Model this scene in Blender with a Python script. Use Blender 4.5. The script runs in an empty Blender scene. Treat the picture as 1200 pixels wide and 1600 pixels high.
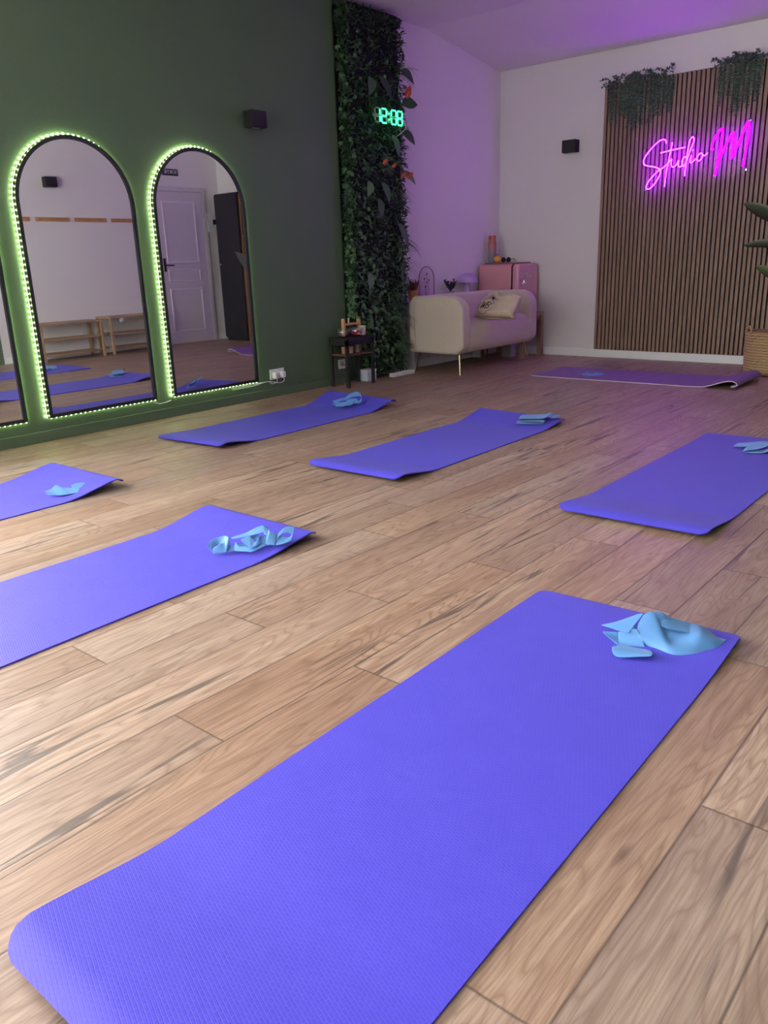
import bpy, math, random
from mathutils import Vector, Matrix, Quaternion, noise as mnoise

random.seed(7)
C = bpy.context.scene.collection
PI = math.pi

# ------------------------------------------------------------------ colour / nodes
def lin(h):
    h = h.lstrip('#'); o = []
    for i in (0, 2, 4):
        c = int(h[i:i+2], 16) / 255
        o.append(c / 12.92 if c <= .04045 else ((c + .055) / 1.055) ** 2.4)
    return (o[0], o[1], o[2], 1)

class NT:
    def __init__(s, m):
        m.use_nodes = True
        s.t = m.node_tree; s.t.nodes.clear()
    def n(s, typ, ins=None, **kw):
        x = s.t.nodes.new(typ)
        for k, v in kw.items(): setattr(x, k, v)
        if ins:
            for k, v in ins.items(): s.set(x, k, v)
        return x
    def set(s, x, k, v):
        i = x.inputs[k]
        if isinstance(v, bpy.types.NodeSocket): s.t.links.new(v, i)
        elif isinstance(v, bpy.types.Node): s.t.links.new(v.outputs[0], i)
        else: i.default_value = v
    def math(s, op, a, b=None, c=None):
        x = s.n('ShaderNodeMath', operation=op); s.set(x, 0, a)
        if b is not None: s.set(x, 1, b)
        if c is not None: s.set(x, 2, c)
        return x.outputs[0]
    def mix(s, f, a, b, mode='MIX'):
        x = s.n('ShaderNodeMix', data_type='RGBA', blend_type=mode)
        s.set(x, 0, f); s.set(x, 6, a); s.set(x, 7, b); return x.outputs[2]
    def ramp(s, f, stops):
        x = s.n('ShaderNodeValToRGB'); s.set(x, 0, f); e = x.color_ramp.elements
        while len(e) < len(stops): e.new(.5)
        for i, (p, c) in enumerate(stops):
            e[i].position = p; e[i].color = c if len(c) == 4 else (*c, 1)
        return x.outputs[0]
    def out(s, sh): 
        o = s.n('ShaderNodeOutputMaterial'); s.set(o, 0, sh)

def mat(name, col, rough=.6, metal=0, vary=.08, scale=12, bump=0, bscale=60, spec=.5, emit=None, estr=0, sheen=0, coat=0):
    m = bpy.data.materials.new(name); t = NT(m)
    c = lin(col) if isinstance(col, str) else col
    tc = t.n('ShaderNodeTexCoord')
    nz = t.n('ShaderNodeTexNoise', {'Vector': tc.outputs['Object'], 'Scale': scale, 'Detail': 3})
    dk = tuple(x * (1 - vary) for x in c[:3]) + (1,); lt = tuple(min(1, x * (1 + vary)) for x in c[:3]) + (1,)
    base = t.mix(nz.outputs[0], dk, lt)
    b = t.n('ShaderNodeBsdfPrincipled', {'Base Color': base, 'Roughness': rough, 'Metallic': metal, 'Specular IOR Level': spec, 'Sheen Weight': sheen, 'Coat Weight': coat})
    if emit:
        t.set(b, 'Emission Color', lin(emit) if isinstance(emit, str) else emit); t.set(b, 'Emission Strength', estr)
    if bump:
        bn = t.n('ShaderNodeTexNoise', {'Vector': tc.outputs['Object'], 'Scale': bscale, 'Detail': 4})
        bp = t.n('ShaderNodeBump', {'Strength': 1.0, 'Distance': bump, 'Height': bn.outputs[0]})
        t.set(b, 'Normal', bp)
    t.out(b); return m

def wood(name, c1, c2, axis=1, rough=.5, sc=1.0):
    m = bpy.data.materials.new(name); t = NT(m)
    tc = t.n('ShaderNodeTexCoord')
    s = [14 * sc] * 3; s[axis] = 1.2 * sc
    mp = t.n('ShaderNodeMapping', {'Vector': tc.outputs['Object'], 'Scale': tuple(s)})
    n1 = t.n('ShaderNodeTexNoise', {'Vector': mp, 'Scale': 1.6, 'Detail': 5, 'Distortion': .4})
    s2 = [160 * sc] * 3; s2[axis] = 6 * sc
    mp2 = t.n('ShaderNodeMapping', {'Vector': tc.outputs['Object'], 'Scale': tuple(s2)})
    n2 = t.n('ShaderNodeTexNoise', {'Vector': mp2, 'Scale': 1, 'Detail': 2})
    f = t.math('ADD', t.math('MULTIPLY', n1.outputs[0], .7), t.math('MULTIPLY', n2.outputs[0], .3))
    col = t.ramp(f, [(.3, lin(c1)), (.7, lin(c2))])
    b = t.n('ShaderNodeBsdfPrincipled', {'Base Color': col, 'Roughness': rough})
    t.out(b); return m

def emitter(name, col, strength):
    m = bpy.data.materials.new(name); t = NT(m)
    t.out(t.n('ShaderNodeEmission', {'Color': col, 'Strength': strength})); return m

def leafmat(name, a, b, rough=.5):
    m = bpy.data.materials.new(name); t = NT(m)
    at = t.n('ShaderNodeAttribute', attribute_name='rnd')
    col = t.ramp(at.outputs['Fac'], [(0, lin(a)), (1, lin(b))])
    p = t.n('ShaderNodeBsdfPrincipled', {'Base Color': col, 'Roughness': rough})
    tr = t.n('ShaderNodeBsdfTranslucent', {'Color': col})
    mx = t.n('ShaderNodeMixShader', {0: .12}); t.set(mx, 1, p); t.set(mx, 2, tr)
    t.out(mx); return m

def clearmat(name, tint=(1, 1, 1, 1), rough=.03, fac=.12, refl=.85):
    m = bpy.data.materials.new(name); t = NT(m)
    lw = t.n('ShaderNodeFresnel', {'IOR': 1.45})
    ge = t.n('ShaderNodeNewGeometry')
    f = t.math('MULTIPLY', t.math('ADD', t.math('MULTIPLY', lw.outputs[0], refl), fac * .3), t.math('SUBTRACT', 1.0, ge.outputs['Backfacing']))
    tr = t.n('ShaderNodeBsdfTransparent', {'Color': tint})
    gl = t.n('ShaderNodeBsdfGlossy', {'Roughness': rough})
    mx = t.n('ShaderNodeMixShader', {0: f}); t.set(mx, 1, tr); t.set(mx, 2, gl)
    t.out(mx); return m

# ------------------------------------------------------------------ mesh collector
class MB:
    def __init__(s): s.v = []; s.f = []; s.r = []; s.uv = []; s.cur = 0.0
    def add(s, vs, fs):
        o = len(s.v); s.v += [tuple(v) for v in vs]
        for f in fs: s.f.append(tuple(i + o for i in f)); s.r.append(s.cur)
    def box(s, a, b, rot=None, at=None):
        (x0, y0, z0), (x1, y1, z1) = a, b
        vs = [Vector(p) for p in ((x0,y0,z0),(x1,y0,z0),(x1,y1,z0),(x0,y1,z0),(x0,y0,z1),(x1,y0,z1),(x1,y1,z1),(x0,y1,z1))]
        if rot is not None:
            c = Vector(at) if at is not None else sum(vs, Vector()) / 8
            vs = [rot @ (v - c) + c for v in vs]
        s.add(vs, [(0,3,2,1),(4,5,6,7),(0,1,5,4),(1,2,6,5),(2,3,7,6),(3,0,4,7)]); return s
    def tube(s, pts, r, seg=8, cap=True):
        pts = [Vector(p) for p in pts]; n = len(pts)
        rr = r if isinstance(r, (list, tuple)) else [r] * n
        t0 = (pts[1] - pts[0]).normalized()
        up = Vector((0, 0, 1)) if abs(t0.z) < .9 else Vector((1, 0, 0))
        nrm = t0.cross(up).normalized(); vs = []
        for i in range(n):
            t = (pts[min(i+1, n-1)] - pts[max(i-1, 0)])
            t = t.normalized() if t.length > 1e-9 else t0
            nrm = nrm - t * nrm.dot(t)
            nrm = nrm.normalized() if nrm.length > 1e-6 else t.orthogonal().normalized()
            bn = t.cross(nrm)
            for k in range(seg):
                a = 2 * PI * k / seg
                vs.append(pts[i] + (nrm * math.cos(a) + bn * math.sin(a)) * rr[i])
        fs = [(i*seg+k, i*seg+(k+1) % seg, (i+1)*seg+(k+1) % seg, (i+1)*seg+k) for i in range(n-1) for k in range(seg)]
        if cap:
            fs.append(tuple(reversed(range(seg)))); fs.append(tuple(range((n-1)*seg, n*seg)))
        s.add(vs, fs); return s
    def lathe(s, prof, c=(0, 0, 0), seg=24, sx=1, sy=1):
        vs = [(c[0] + r*math.cos(2*PI*k/seg)*sx, c[1] + r*math.sin(2*PI*k/seg)*sy, c[2] + z) for r, z in prof for k in range(seg)]
        n = len(prof)
        fs = [(i*seg+k, i*seg+(k+1) % seg, (i+1)*seg+(k+1) % seg, (i+1)*seg+k) for i in range(n-1) for k in range(seg)]
        if prof[0][0] > 1e-6: fs.append(tuple(reversed(range(seg))))
        if prof[-1][0] > 1e-6: fs.append(tuple(range((n-1)*seg, n*seg)))
        s.add(vs, fs); return s
    def ball(s, c, r, seg=14, ring=9):
        if not isinstance(r, (tuple, list)): r = (r, r, r)
        vs = [(c[0] + r[0]*math.sin(PI*i/ring)*math.cos(2*PI*k/seg), c[1] + r[1]*math.sin(PI*i/ring)*math.sin(2*PI*k/seg), c[2] - r[2]*math.cos(PI*i/ring)) for i in range(ring+1) for k in range(seg)]
        fs = [(i*seg+k, i*seg+(k+1) % seg, (i+1)*seg+(k+1) % seg, (i+1)*seg+k) for i in range(ring) for k in range(seg)]
        s.add(vs, fs); return s
    def prism(s, out, axis, lo, hi):
        def P(a, b, h):
            return {0: (h, a, b), 1: (a, h, b), 2: (a, b, h)}[axis]
        n = len(out)
        s.add([P(a, b, lo) for a, b in out] + [P(a, b, hi) for a, b in out],
              [tuple(range(n-1, -1, -1)), tuple(range(n, 2*n))] + [(i, (i+1) % n, n+(i+1) % n, n+i) for i in range(n)])
        return s
    def grid(s, fn, nu, nv):
        vs = [fn(i / nu, j / nv) for j in range(nv+1) for i in range(nu+1)]
        fs = [(j*(nu+1)+i, j*(nu+1)+i+1, (j+1)*(nu+1)+i+1, (j+1)*(nu+1)+i) for j in range(nv) for i in range(nu)]
        s.add(vs, fs); return s
    def build(s, name, m, parent=None, smooth=False, bevel=0, bseg=2, solid=0, sub=0, auto=None, local=False):
        me = bpy.data.meshes.new(name)
        off = Vector()
        p = parent
        while p is not None and not local:
            off += p.location; p = p.parent
        me.from_pydata([tuple(Vector(v) - off) for v in s.v], [], s.f)
        me.validate()
        if m is not None: me.materials.append(m)
        if smooth or auto:
            me.polygons.foreach_set('use_smooth', [True] * len(me.polygons))
        if len(s.r) == len(me.polygons) and any(s.r):
            a = me.attributes.new('rnd', 'FLOAT', 'FACE'); a.data.foreach_set('value', s.r)
        o = bpy.data.objects.new(name, me); C.objects.link(o)
        if parent is not None: o.parent = parent
        if solid:
            d = o.modifiers.new('Solidify', 'SOLIDIFY'); d.thickness = solid; d.offset = 0
        if bevel:
            d = o.modifiers.new('Bevel', 'BEVEL'); d.width = bevel; d.segments = bseg; d.limit_method = 'ANGLE'; d.angle_limit = .6
            d.harden_normals = True
            me.polygons.foreach_set('use_smooth', [True] * len(me.polygons))
        if sub:
            d = o.modifiers.new('Subdivision', 'SUBSURF'); d.levels = d.render_levels = sub
        if auto:
            d = o.modifiers.new('Edge Split', 'EDGE_SPLIT'); d.split_angle = auto
        return o

def tag(o, label=None, cat=None, group=None, kind=None):
    if label: o['label'] = label
    if cat: o['category'] = cat
    if group: o['group'] = group
    if kind: o['kind'] = kind
    return o
def thing(name, loc, label, cat, group=None):
    o = bpy.data.objects.new(name, None); C.objects.link(o); o.location = loc
    o.empty_display_size = .05
    return tag(o, label, cat, group)
def struct(o): o['kind'] = 'structure'; return o
def crom(p, n):
    p = [Vector(q) for q in p]; out = []
    for i in range(len(p)-1):
        a, b, c, d = p[max(i-1, 0)], p[i], p[i+1], p[min(i+2, len(p)-1)]
        for k in range(n):
            t = k / n
            out.append(.5*((2*b) + (c-a)*t + (2*a-5*b+4*c-d)*t*t + (3*b-a-3*c+d)*t**3))
    out.append(p[-1]); return out

# ------------------------------------------------------------------ camera
YAW, PIT, ROL, F = -.70635234, .304234658, -.0341828853, 1251.126
f_ = Vector((math.sin(YAW)*math.cos(PIT), math.cos(YAW)*math.cos(PIT), -math.sin(PIT)))
r0 = Vector((math.cos(YAW), -math.sin(YAW), 0)); u0 = r0.cross(f_)
r_ = math.cos(ROL)*r0 + math.sin(ROL)*u0; u_ = -math.sin(ROL)*r0 + math.cos(ROL)*u0
cam = bpy.data.cameras.new('camera'); co = bpy.data.objects.new('camera', cam); C.objects.link(co)
M3 = Matrix((r_, u_, -f_)).transposed()
co.matrix_world = Matrix.Translation((0, 0, 1)) @ M3.to_4x4()
cam.sensor_fit = 'VERTICAL'; cam.sensor_height = 36; cam.lens = F * 36 / 1600; cam.clip_start = .02
bpy.context.scene.camera = co
def hit(px, py, axis, v):               # a measured image point on a plane of the room
    d = f_ + r_*((px-600)/F) + u_*((800-py)/F); o = Vector((0, 0, 1))
    return o + d*((v - o[axis]) / d[axis])

# ------------------------------------------------------------------ room constants
XW, XP, XR, YB, YF = -4.75, -4.80, -.10, 7.655, -3.2
XO = 1.7
ZC = 2.935; YS = 6.4; ZB = 2.757
def ceil_z(y): return ZC if y <= YS else ZC - (ZC-ZB)*(y-YS)/(YB-YS)

# ------------------------------------------------------------------ materials
GREEN = mat('green_paint', '#566a54', .55, vary=.05, scale=3, bump=.0006, bscale=90, spec=.4)
WHITE = mat('white_paint', '#e0dddd', .75, vary=.02, scale=2, bump=.0004, bscale=120)
CEIL = mat('ceiling_paint', '#dcd9da', .85, vary=.02, scale=2)
SKIRT = mat('white_skirting_paint', '#eceff2', .4, vary=.02)
BLACK = mat('black_metal', '#17181a', .65, vary=.1, scale=30)
DARKFRAME = mat('dark_grey_frame', '#23282b', .4, vary=.1)
CHROME = mat('chrome', '#e8e8ea', .12, 1, vary=0)
BRASS = mat('pale_gold_metal', '#d9cba8', .18, 1, vary=.03)
WPLAST = mat('white_plastic', '#e2e4ea', .35, vary=.02)

def floor_material():
    m = bpy.data.materials.new('oak_laminate'); t = NT(m)
    uv = t.n('ShaderNodeUVMap', uv_map='UVMap')
    rn = t.n('ShaderNodeAttribute', attribute_name='rnd3')
    sx = t.n('ShaderNodeSeparateXYZ', {0: uv.outputs[0]})
    sr = t.n('ShaderNodeSeparateXYZ', {0: rn.outputs['Vector']})
    u, v = sx.outputs[0], sx.outputs[1]
    r1, r2, r3 = sr.outputs[0], sr.outputs[1], sr.outputs[2]
    def co_(su, sv):
        a = t.math('ADD', t.math('MULTIPLY', u, su), t.math('MULTIPLY', r1, 37.0))
        b = t.math('ADD', t.math('MULTIPLY', v, sv), t.math('MULTIPLY', r2, 53.0))
        return t.n('ShaderNodeCombineXYZ', {0: a, 1: b, 2: t.math('MULTIPLY', r3, 11.0)}).outputs[0]
    big = t.n('ShaderNodeTexNoise', {'Vector': co_(7.5, 1.0), 'Scale': 1, 'Detail': 2.5, 'Roughness': .5, 'Distortion': .35}).outputs[0]
    rings = t.math('PINGPONG', t.math('MULTIPLY', big, 22.0), .5)          # cathedral figure
    line = t.ramp(rings, [(0.0, (1, 1, 1)), (.12, (.45, .45, .45)), (.3, (.05, .05, .05))])
    fib = t.n('ShaderNodeTexNoise', {'Vector': co_(260, 9), 'Scale': 1, 'Detail': 3, 'Roughness': .6}).outputs[0]
    streak = t.n('ShaderNodeTexNoise', {'Vector': co_(34, 1.1), 'Scale': 1, 'Detail': 4, 'Roughness': .6}).outputs[0]
    tone = t.n('ShaderNodeTexNoise', {'Vector': co_(5, .9), 'Scale': 1, 'Detail': 2}).outputs[0]
    f = t.math('ADD', t.math('MULTIPLY', streak, .5), t.math('MULTIPLY', tone, .5))
    col = t.ramp(f, [(.3, lin('#8a7163')), (.5, lin('#a68d7c')), (.7, lin('#bba592'))])
    col = t.mix(t.math('MULTIPLY', line, .5), col, lin('#6e523f'))
    col = t.mix(t.math('MULTIPLY', t.ramp(fib, [(.40, (1, 1, 1)), (.58, (0, 0, 0))]), .42), col, lin('#73574a'))
    # dark mineral cracks following the grain
    cr = t.n('ShaderNodeTexNoise', {'Vector': co_(8.5, .42), 'Scale': 1, 'Detail': 3, 'Distortion': .25}).outputs[0]
    cd = t.math('ABSOLUTE', t.math('SUBTRACT', cr, .5))
    crk = t.ramp(cd, [(0.0, (1, 1, 1)), (.007, (.85, .85, .85)), (.016, (0, 0, 0))])
    msk = t.n('ShaderNodeTexNoise', {'Vector': co_(5, 1.3), 'Scale': 1, 'Detail': 1}).outputs[0]
    msk = t.ramp(msk, [(.47, (0, 0, 0)), (.56, (1, 1, 1))])
    crk = t.math('MULTIPLY', crk, msk)
    col = t.mix(t.math('MULTIPLY', crk, .75), col, lin('#3b3330'))
    # knots
    vo = t.n('ShaderNodeTexVoronoi', {'Vector': co_(7.5, 2.3), 'Scale': 1, 'Randomness': 1})
    kn = t.ramp(vo.outputs['Distance'], [(.02, (1, 1, 1)), (.10, (0, 0, 0))])
    kc = t.n('ShaderNodeSeparateColor', {0: vo.outputs['Color']})
    kn = t.math('MULTIPLY', kn, t.math('GREATER_THAN', kc.outputs[0], .82))
    col = t.mix(t.math('MULTIPLY', kn, .6), col, lin('#4a382f'))
    # plank to plank tone
    hs = t.n('ShaderNodeHueSaturation', {'Hue': .5, 'Saturation': t.math('ADD', .88, t.math('MULTIPLY', r3, .3)),
             'Value': t.math('ADD', .88, t.math('MULTIPLY', r1, .26)), 'Color': col})
    # seams
    fu = t.math('MINIMUM', u, t.math('SUBTRACT', .179, u))
    fv = t.math('MINIMUM', v, t.math('SUBTRACT', 1.222, v))
    seam = t.ramp(t.math('MINIMUM', fu, fv), [(.0006, (1, 1, 1)), (.0016, (0, 0, 0))])
    col = t.mix(t.math('MULTIPLY', seam, .75), hs.outputs[0], lin('#3a2c24'))
    h = t.math('SUBTRACT', t.math('MULTIPLY', fib, .25), t.math('ADD', seam, t.math('MULTIPLY', crk, .8)))
    bp = t.n('ShaderNodeBump', {'Strength': .5, 'Distance': .0009, 'Height': h})
    rg = t.math('ADD', .40, t.math('MULTIPLY', fib, .16))
    b = t.n('ShaderNodeBsdfPrincipled', {'Base Color': col, 'Roughness': rg, 'Normal': bp, 'Specular IOR Level': .75})
    t.out(b); return m

def mat_material(name, c, line):
    m = bpy.data.materials.new(name); t = NT(m)
    uv = t.n('ShaderNodeUVMap', uv_map='UVMap')
    def brick(rot, w, h):
        mp = t.n('ShaderNodeMapping', {'Vector': uv.outputs[0], 'Rotation': (0, 0, rot)})
        return t.n('ShaderNodeTexBrick', {'Vector': mp, 'Color1': (1, 1, 1, 1), 'Color2': (.8, .8, .8, 1), 'Mortar': (0, 0, 0, 1), 'Scale': 1, 'Mortar Size': .0007, 'Mortar Smooth': .6, 'Brick Width': w, 'Row Height': h}, offset=.5)
    b1 = brick(.35, .0125, .0062); 
    nz = t.n('ShaderNodeTexNoise', {'Vector': uv.outputs[0], 'Scale': 9, 'Detail': 3}).outputs[0]
    fine = t.n('ShaderNodeTexNoise', {'Vector': uv.outputs[0], 'Scale': 900, 'Detail': 2}).outputs[0]
    mask = t.math('SUBTRACT', 1.0, b1.outputs[0])
    cc = t.mix(nz, tuple(x*.94 for x in lin(c)[:3]) + (1,), lin(c))
    col = t.mix(t.math('MULTIPLY', mask, t.math('MULTIPLY', nz, .34)), cc, lin(line))
    h = t.math('ADD', b1.outputs[0], t.math('MULTIPLY', fine, .35))
    bp = t.n('ShaderNodeBump', {'Strength': .55, 'Distance': .0011, 'Height': h})
    b = t.n('ShaderNodeBsdfPrincipled', {'Base Color': col, 'Roughness': .55, 'Normal': bp, 'Specular IOR Level': .35, 'Sheen Weight': .07})
    t.out(b); return m

# ------------------------------------------------------------------ floor (planks drawn in one mesh)
def build_floor():
    W, L = .179, 1.222
    offs = {0: .743, -1: .12, 1: .126, 2: .918, 3: .52, 4: .135, 5: .929, 6: .498, 7: .153, 8: .973}
    v = []; f = []; uvs = []; rn = []
    rd = random.Random(11)
    k0 = int((-.384 - XO) / W) - 1; k1 = int((-.384 - XP) / W) + 1
    for k in range(k0, k1 + 1):
        xa = -.384 - W*(k+1); xb = xa + W
        o = offs.get(k, rd.uniform(0, L))
        y = o - L * 5
        while y < YB:
            a, b = max(y, YF - .1), min(y + L, YB + .02)
            ca, cb = max(xa, XP - .02), min(xb, XO + .05)
            if b > a and cb > ca:
                i = len(v); v += [(ca, a, 0), (cb, a, 0), (cb, b, 0), (ca, b, 0)]; f.append((i, i+1, i+2, i+3))
                uvs += [(ca-xa, a-y), (cb-xa, a-y), (cb-xa, b-y), (ca-xa, b-y)]
                r = (rd.random(), rd.random(), rd.random()); rn.append(r)
            y += L
    me = bpy.data.meshes.new('floor'); me.from_pydata(v, [], f)
    ul = me.uv_layers.new(name='UVMap')
    for i, q in enumerate(uvs): ul.data[i].uv = q
    a = me.attributes.new('rnd3', 'FLOAT_VECTOR', 'FACE')
    for i, q in enumerate(rn): a.data[i].vector = q
    me.materials.append(floor_material())
    o = bpy.data.objects.new('floor', me); C.objects.link(o); struct(o)
    s = MB().box((XP-.2, YF-.2, -.15), (XO+.2, YB+.2, -.002)); struct(s.build('floor_slab', WHITE))
build_floor()

# ------------------------------------------------------------------ shell
T = .15
def wall(name, a, b, m): return struct(MB().box(a, b).build(name, m))
# left wall: window opening near the camera end, green up to the planted column, white after it
WY0, WY1, WZ0, WZ1 = -2.5, 1.42, .10, 2.55
w = MB()
w.box((XW-T, YF-T, 0), (XW, WY0, ZC+.05)); w.box((XW-T, WY1, 0), (XW, 5.15, ZC+.05)); w.box((XP-T, 5.15, 0), (XP, 5.45, ZC+.05))
w.box((XW-T, WY0, 0), (XW, WY1, WZ0)); w.box((XW-T, WY0, WZ1), (XW, WY1, ZC+.05))
struct(w.build('wall_left', GREEN))
wall('wall_rear_left', (XP-T, 5.45, 0), (XP, YB+T, ZC+.05), WHITE)
wall('wall_back', (XP, YB, 0), (XR, YB+T, ZC+.05), WHITE)
wall('wall_right', (XR, 4.32, 0), (XR+T, YB+T, ZC+.05), WHITE)
w = MB(); w.box((XR, 3.4, 0), (XR+T, 4.32, ZC+.05)); w.box((XR+T, 3.4, 0), (XO, 3.4+T, ZC+.05)); w.box((XO, YF-T, 0), (XO+T, 3.4+T, ZC+.05))
struct(w.build('wall_near_right', GREEN))
# front wall with a glazed shop front
FX0, FX1, FZ0, FZ1 = -4.2, .4, .9, 2.75
w = MB()
w.box((XW, YF-T, 0), (FX0, YF, ZC+.05)); w.box((FX1, YF-T, 0), (XO, YF, ZC+.05))
w.box((FX0, YF-T, 0), (FX1, YF, FZ0)); w.box((FX0, YF-T, FZ1), (FX1, YF, ZC+.05))
struct(w.build('wall_front', WHITE))
# ceiling, sloping down over the last stretch towards the back wall
c = MB()
c.prism([(YF-T, ZC), (YS, ZC), (YB+T, ceil_z(YB+T)), (YB+T, ZC+.3), (YF-T, ZC+.3)], 0, XP-T, XO+T)
struct(c.build('ceiling', CEIL))
# windows
GL = clearmat('window_glass')
def window(name, axis, fixed, a0, a1, z0, z1, n):
    fr = MB(); d = .06
    def bx(p0, p1, q0, q1, dd=d):
        if axis == 0: fr.box((fixed-dd/2, p0, q0), (fixed+dd/2, p1, q1))
        else: fr.box((p0, fixed-dd/2, q0), (p1, fixed+dd/2, q1))
    bx(a0, a1, z0, z0+.06); bx(a0, a1, z1-.06, z1)
    for i in range(n+1):
        p = a0 + (a1-a0)*i/n; bx(max(a0, p-.035), min(a1, p+.035), z0, z1)
    o = struct(fr.build(name, WPLAST, bevel=.004))
    g = MB()
    if axis == 0: g.box((fixed-.004, a0+.03, z0+.03), (fixed+.004, a1-.03, z1-.03))
    else: g.box((a0+.03, fixed-.004, z0+.03), (a1-.03, fixed+.004, z1-.03))
    g.build('window_pane', GL, o)
window('window_1', 0, XW-.08, WY0, WY1, WZ0, WZ1, 3)
window('window_2', 1, YF-.08, FX0, FX1, FZ0, FZ1, 4)
# skirtings
def skirt(name, a, b, m): return struct(MB().box(a, b).build(name, m, bevel=.003))
skirt('baseboard_left', (XW, WY1, 0), (XW+.018, 5.15, .066), GREEN)
skirt('baseboard_rear_left', (XP, 5.9, 0), (XP+.014, YB, .079), SKIRT)
skirt('baseboard_back', (XP+.014, YB-.016, 0), (XR, YB, .079), SKIRT)
s = MB(); s.box((XR-.014, 4.32, 0), (XR, 6.54, .08)); s.box((XR-.014, 7.40, 0), (XR, YB, .08))
struct(s.build('baseboard_right', SKIRT, bevel=.003))

# ------------------------------------------------------------------ yoga mats
MATB = mat_material('blue_violet_foam', '#4a41cf', '#716ee4')
def yoga_mat(x, y0, y1, w, rot, far, near, label, m=MATB, th=.005, rn=.034):
    """far/near: (lift at left corner, lift at right corner) of the curled ends"""
    L = y1 - y0
    def hump(s, h):                     # arched end: rises, then the tip rolls back down
        if s > .34: return 0
        q = 1 - s/.34
        return h * (q*q*(3-2*q)) * (1 - .5*max(0, 1 - s/.06)**2)
    NU_, NV_ = 30, 150
    vv = []; uvs = []
    for j in range(NV_+1):
        q = j/NV_; q = .5*q + .5*(.5 - .5*math.cos(PI*q))
        for i in range(NU_+1):
            a = i/NU_; a = .2*a + .8*(.5 - .5*math.cos(PI*a))
            e = min(a, 1-a)*w                               # rounded corners
            g0, g1 = [rc - math.sqrt(max(0, rc*rc - max(0, rc-e)**2)) for rc in (rn, .03)]
            s = g0 + q*(L-g0-g1)
            px = (a-.5)*w; py = s - L/2
            z = th + hump(L-s, far[0]*(1-a) + far[1]*a) + hump(s, near[0]*(1-a) + near[1]*a)
            vv.append((px, py, z)); uvs.append((px, s))
    n = len(vv); W1 = NU_+1
    fs = [(j*W1+i, j*W1+i+1, (j+1)*W1+i+1, (j+1)*W1+i) for j in range(NV_) for i in range(NU_)]
    me = bpy.data.meshes.new('foam_sheet')
    me.from_pydata(vv, [], fs)
    ul = me.uv_layers.new(name='UVMap')
    for l in me.loops: ul.data[l.index].uv = uvs[l.vertex_index]
    me.polygons.foreach_set('use_smooth', [True]*len(me.polygons))
    me.materials.append(m)
    o = bpy.data.objects.new('yoga_mat', me); C.objects.link(o)
    o.location = (x, (y0+y1)/2, 0); o.rotation_euler = (0, 0, rot)
    tag(o, label, 'yoga mat', 'exercise mats laid out on the floor')
    d = o.modifiers.new('Solidify', 'SOLIDIFY'); d.thickness = th; d.offset = -1
    d = o.modifiers.new('Edge Split', 'EDGE_SPLIT'); d.split_angle = .7
    return o
yoga_mat(-.818, .345, 2.075, .60, math.radians(.9), (.0, .018), (.034, .02), 'large blue-violet yoga mat filling the foreground, nearest the camera', rn=.06)
yoga_mat(-2.335, .31, 2.02, .60, math.radians(1.2), (.045, .035), (.03, .03), 'blue-violet yoga mat cut by the left frame edge with a loosely looped ribbon band')
yoga_mat(-3.645, .32, 2.03, .60, math.radians(.6), (.05, .05), (.03, .03), 'blue-violet yoga mat lying below the left mirrors, mostly outside the left edge')
yoga_mat(-3.91, 2.80, 4.42, .62, math.radians(.5), (.075, .055), (.012, .035), 'blue-violet yoga mat next to the green wall in front of the small black side table')
yoga_mat(-2.595, 2.79, 4.47, .60, math.radians(.3), (.05, .03), (.03, .035), 'blue-violet yoga mat in the middle of the room with a neatly folded band')
yoga_mat(-1.18, 2.81, 4.60, .60, math.radians(.2), (.004, .01), (.03, .03), 'blue-violet yoga mat at the right, cut by the right frame edge')

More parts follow.
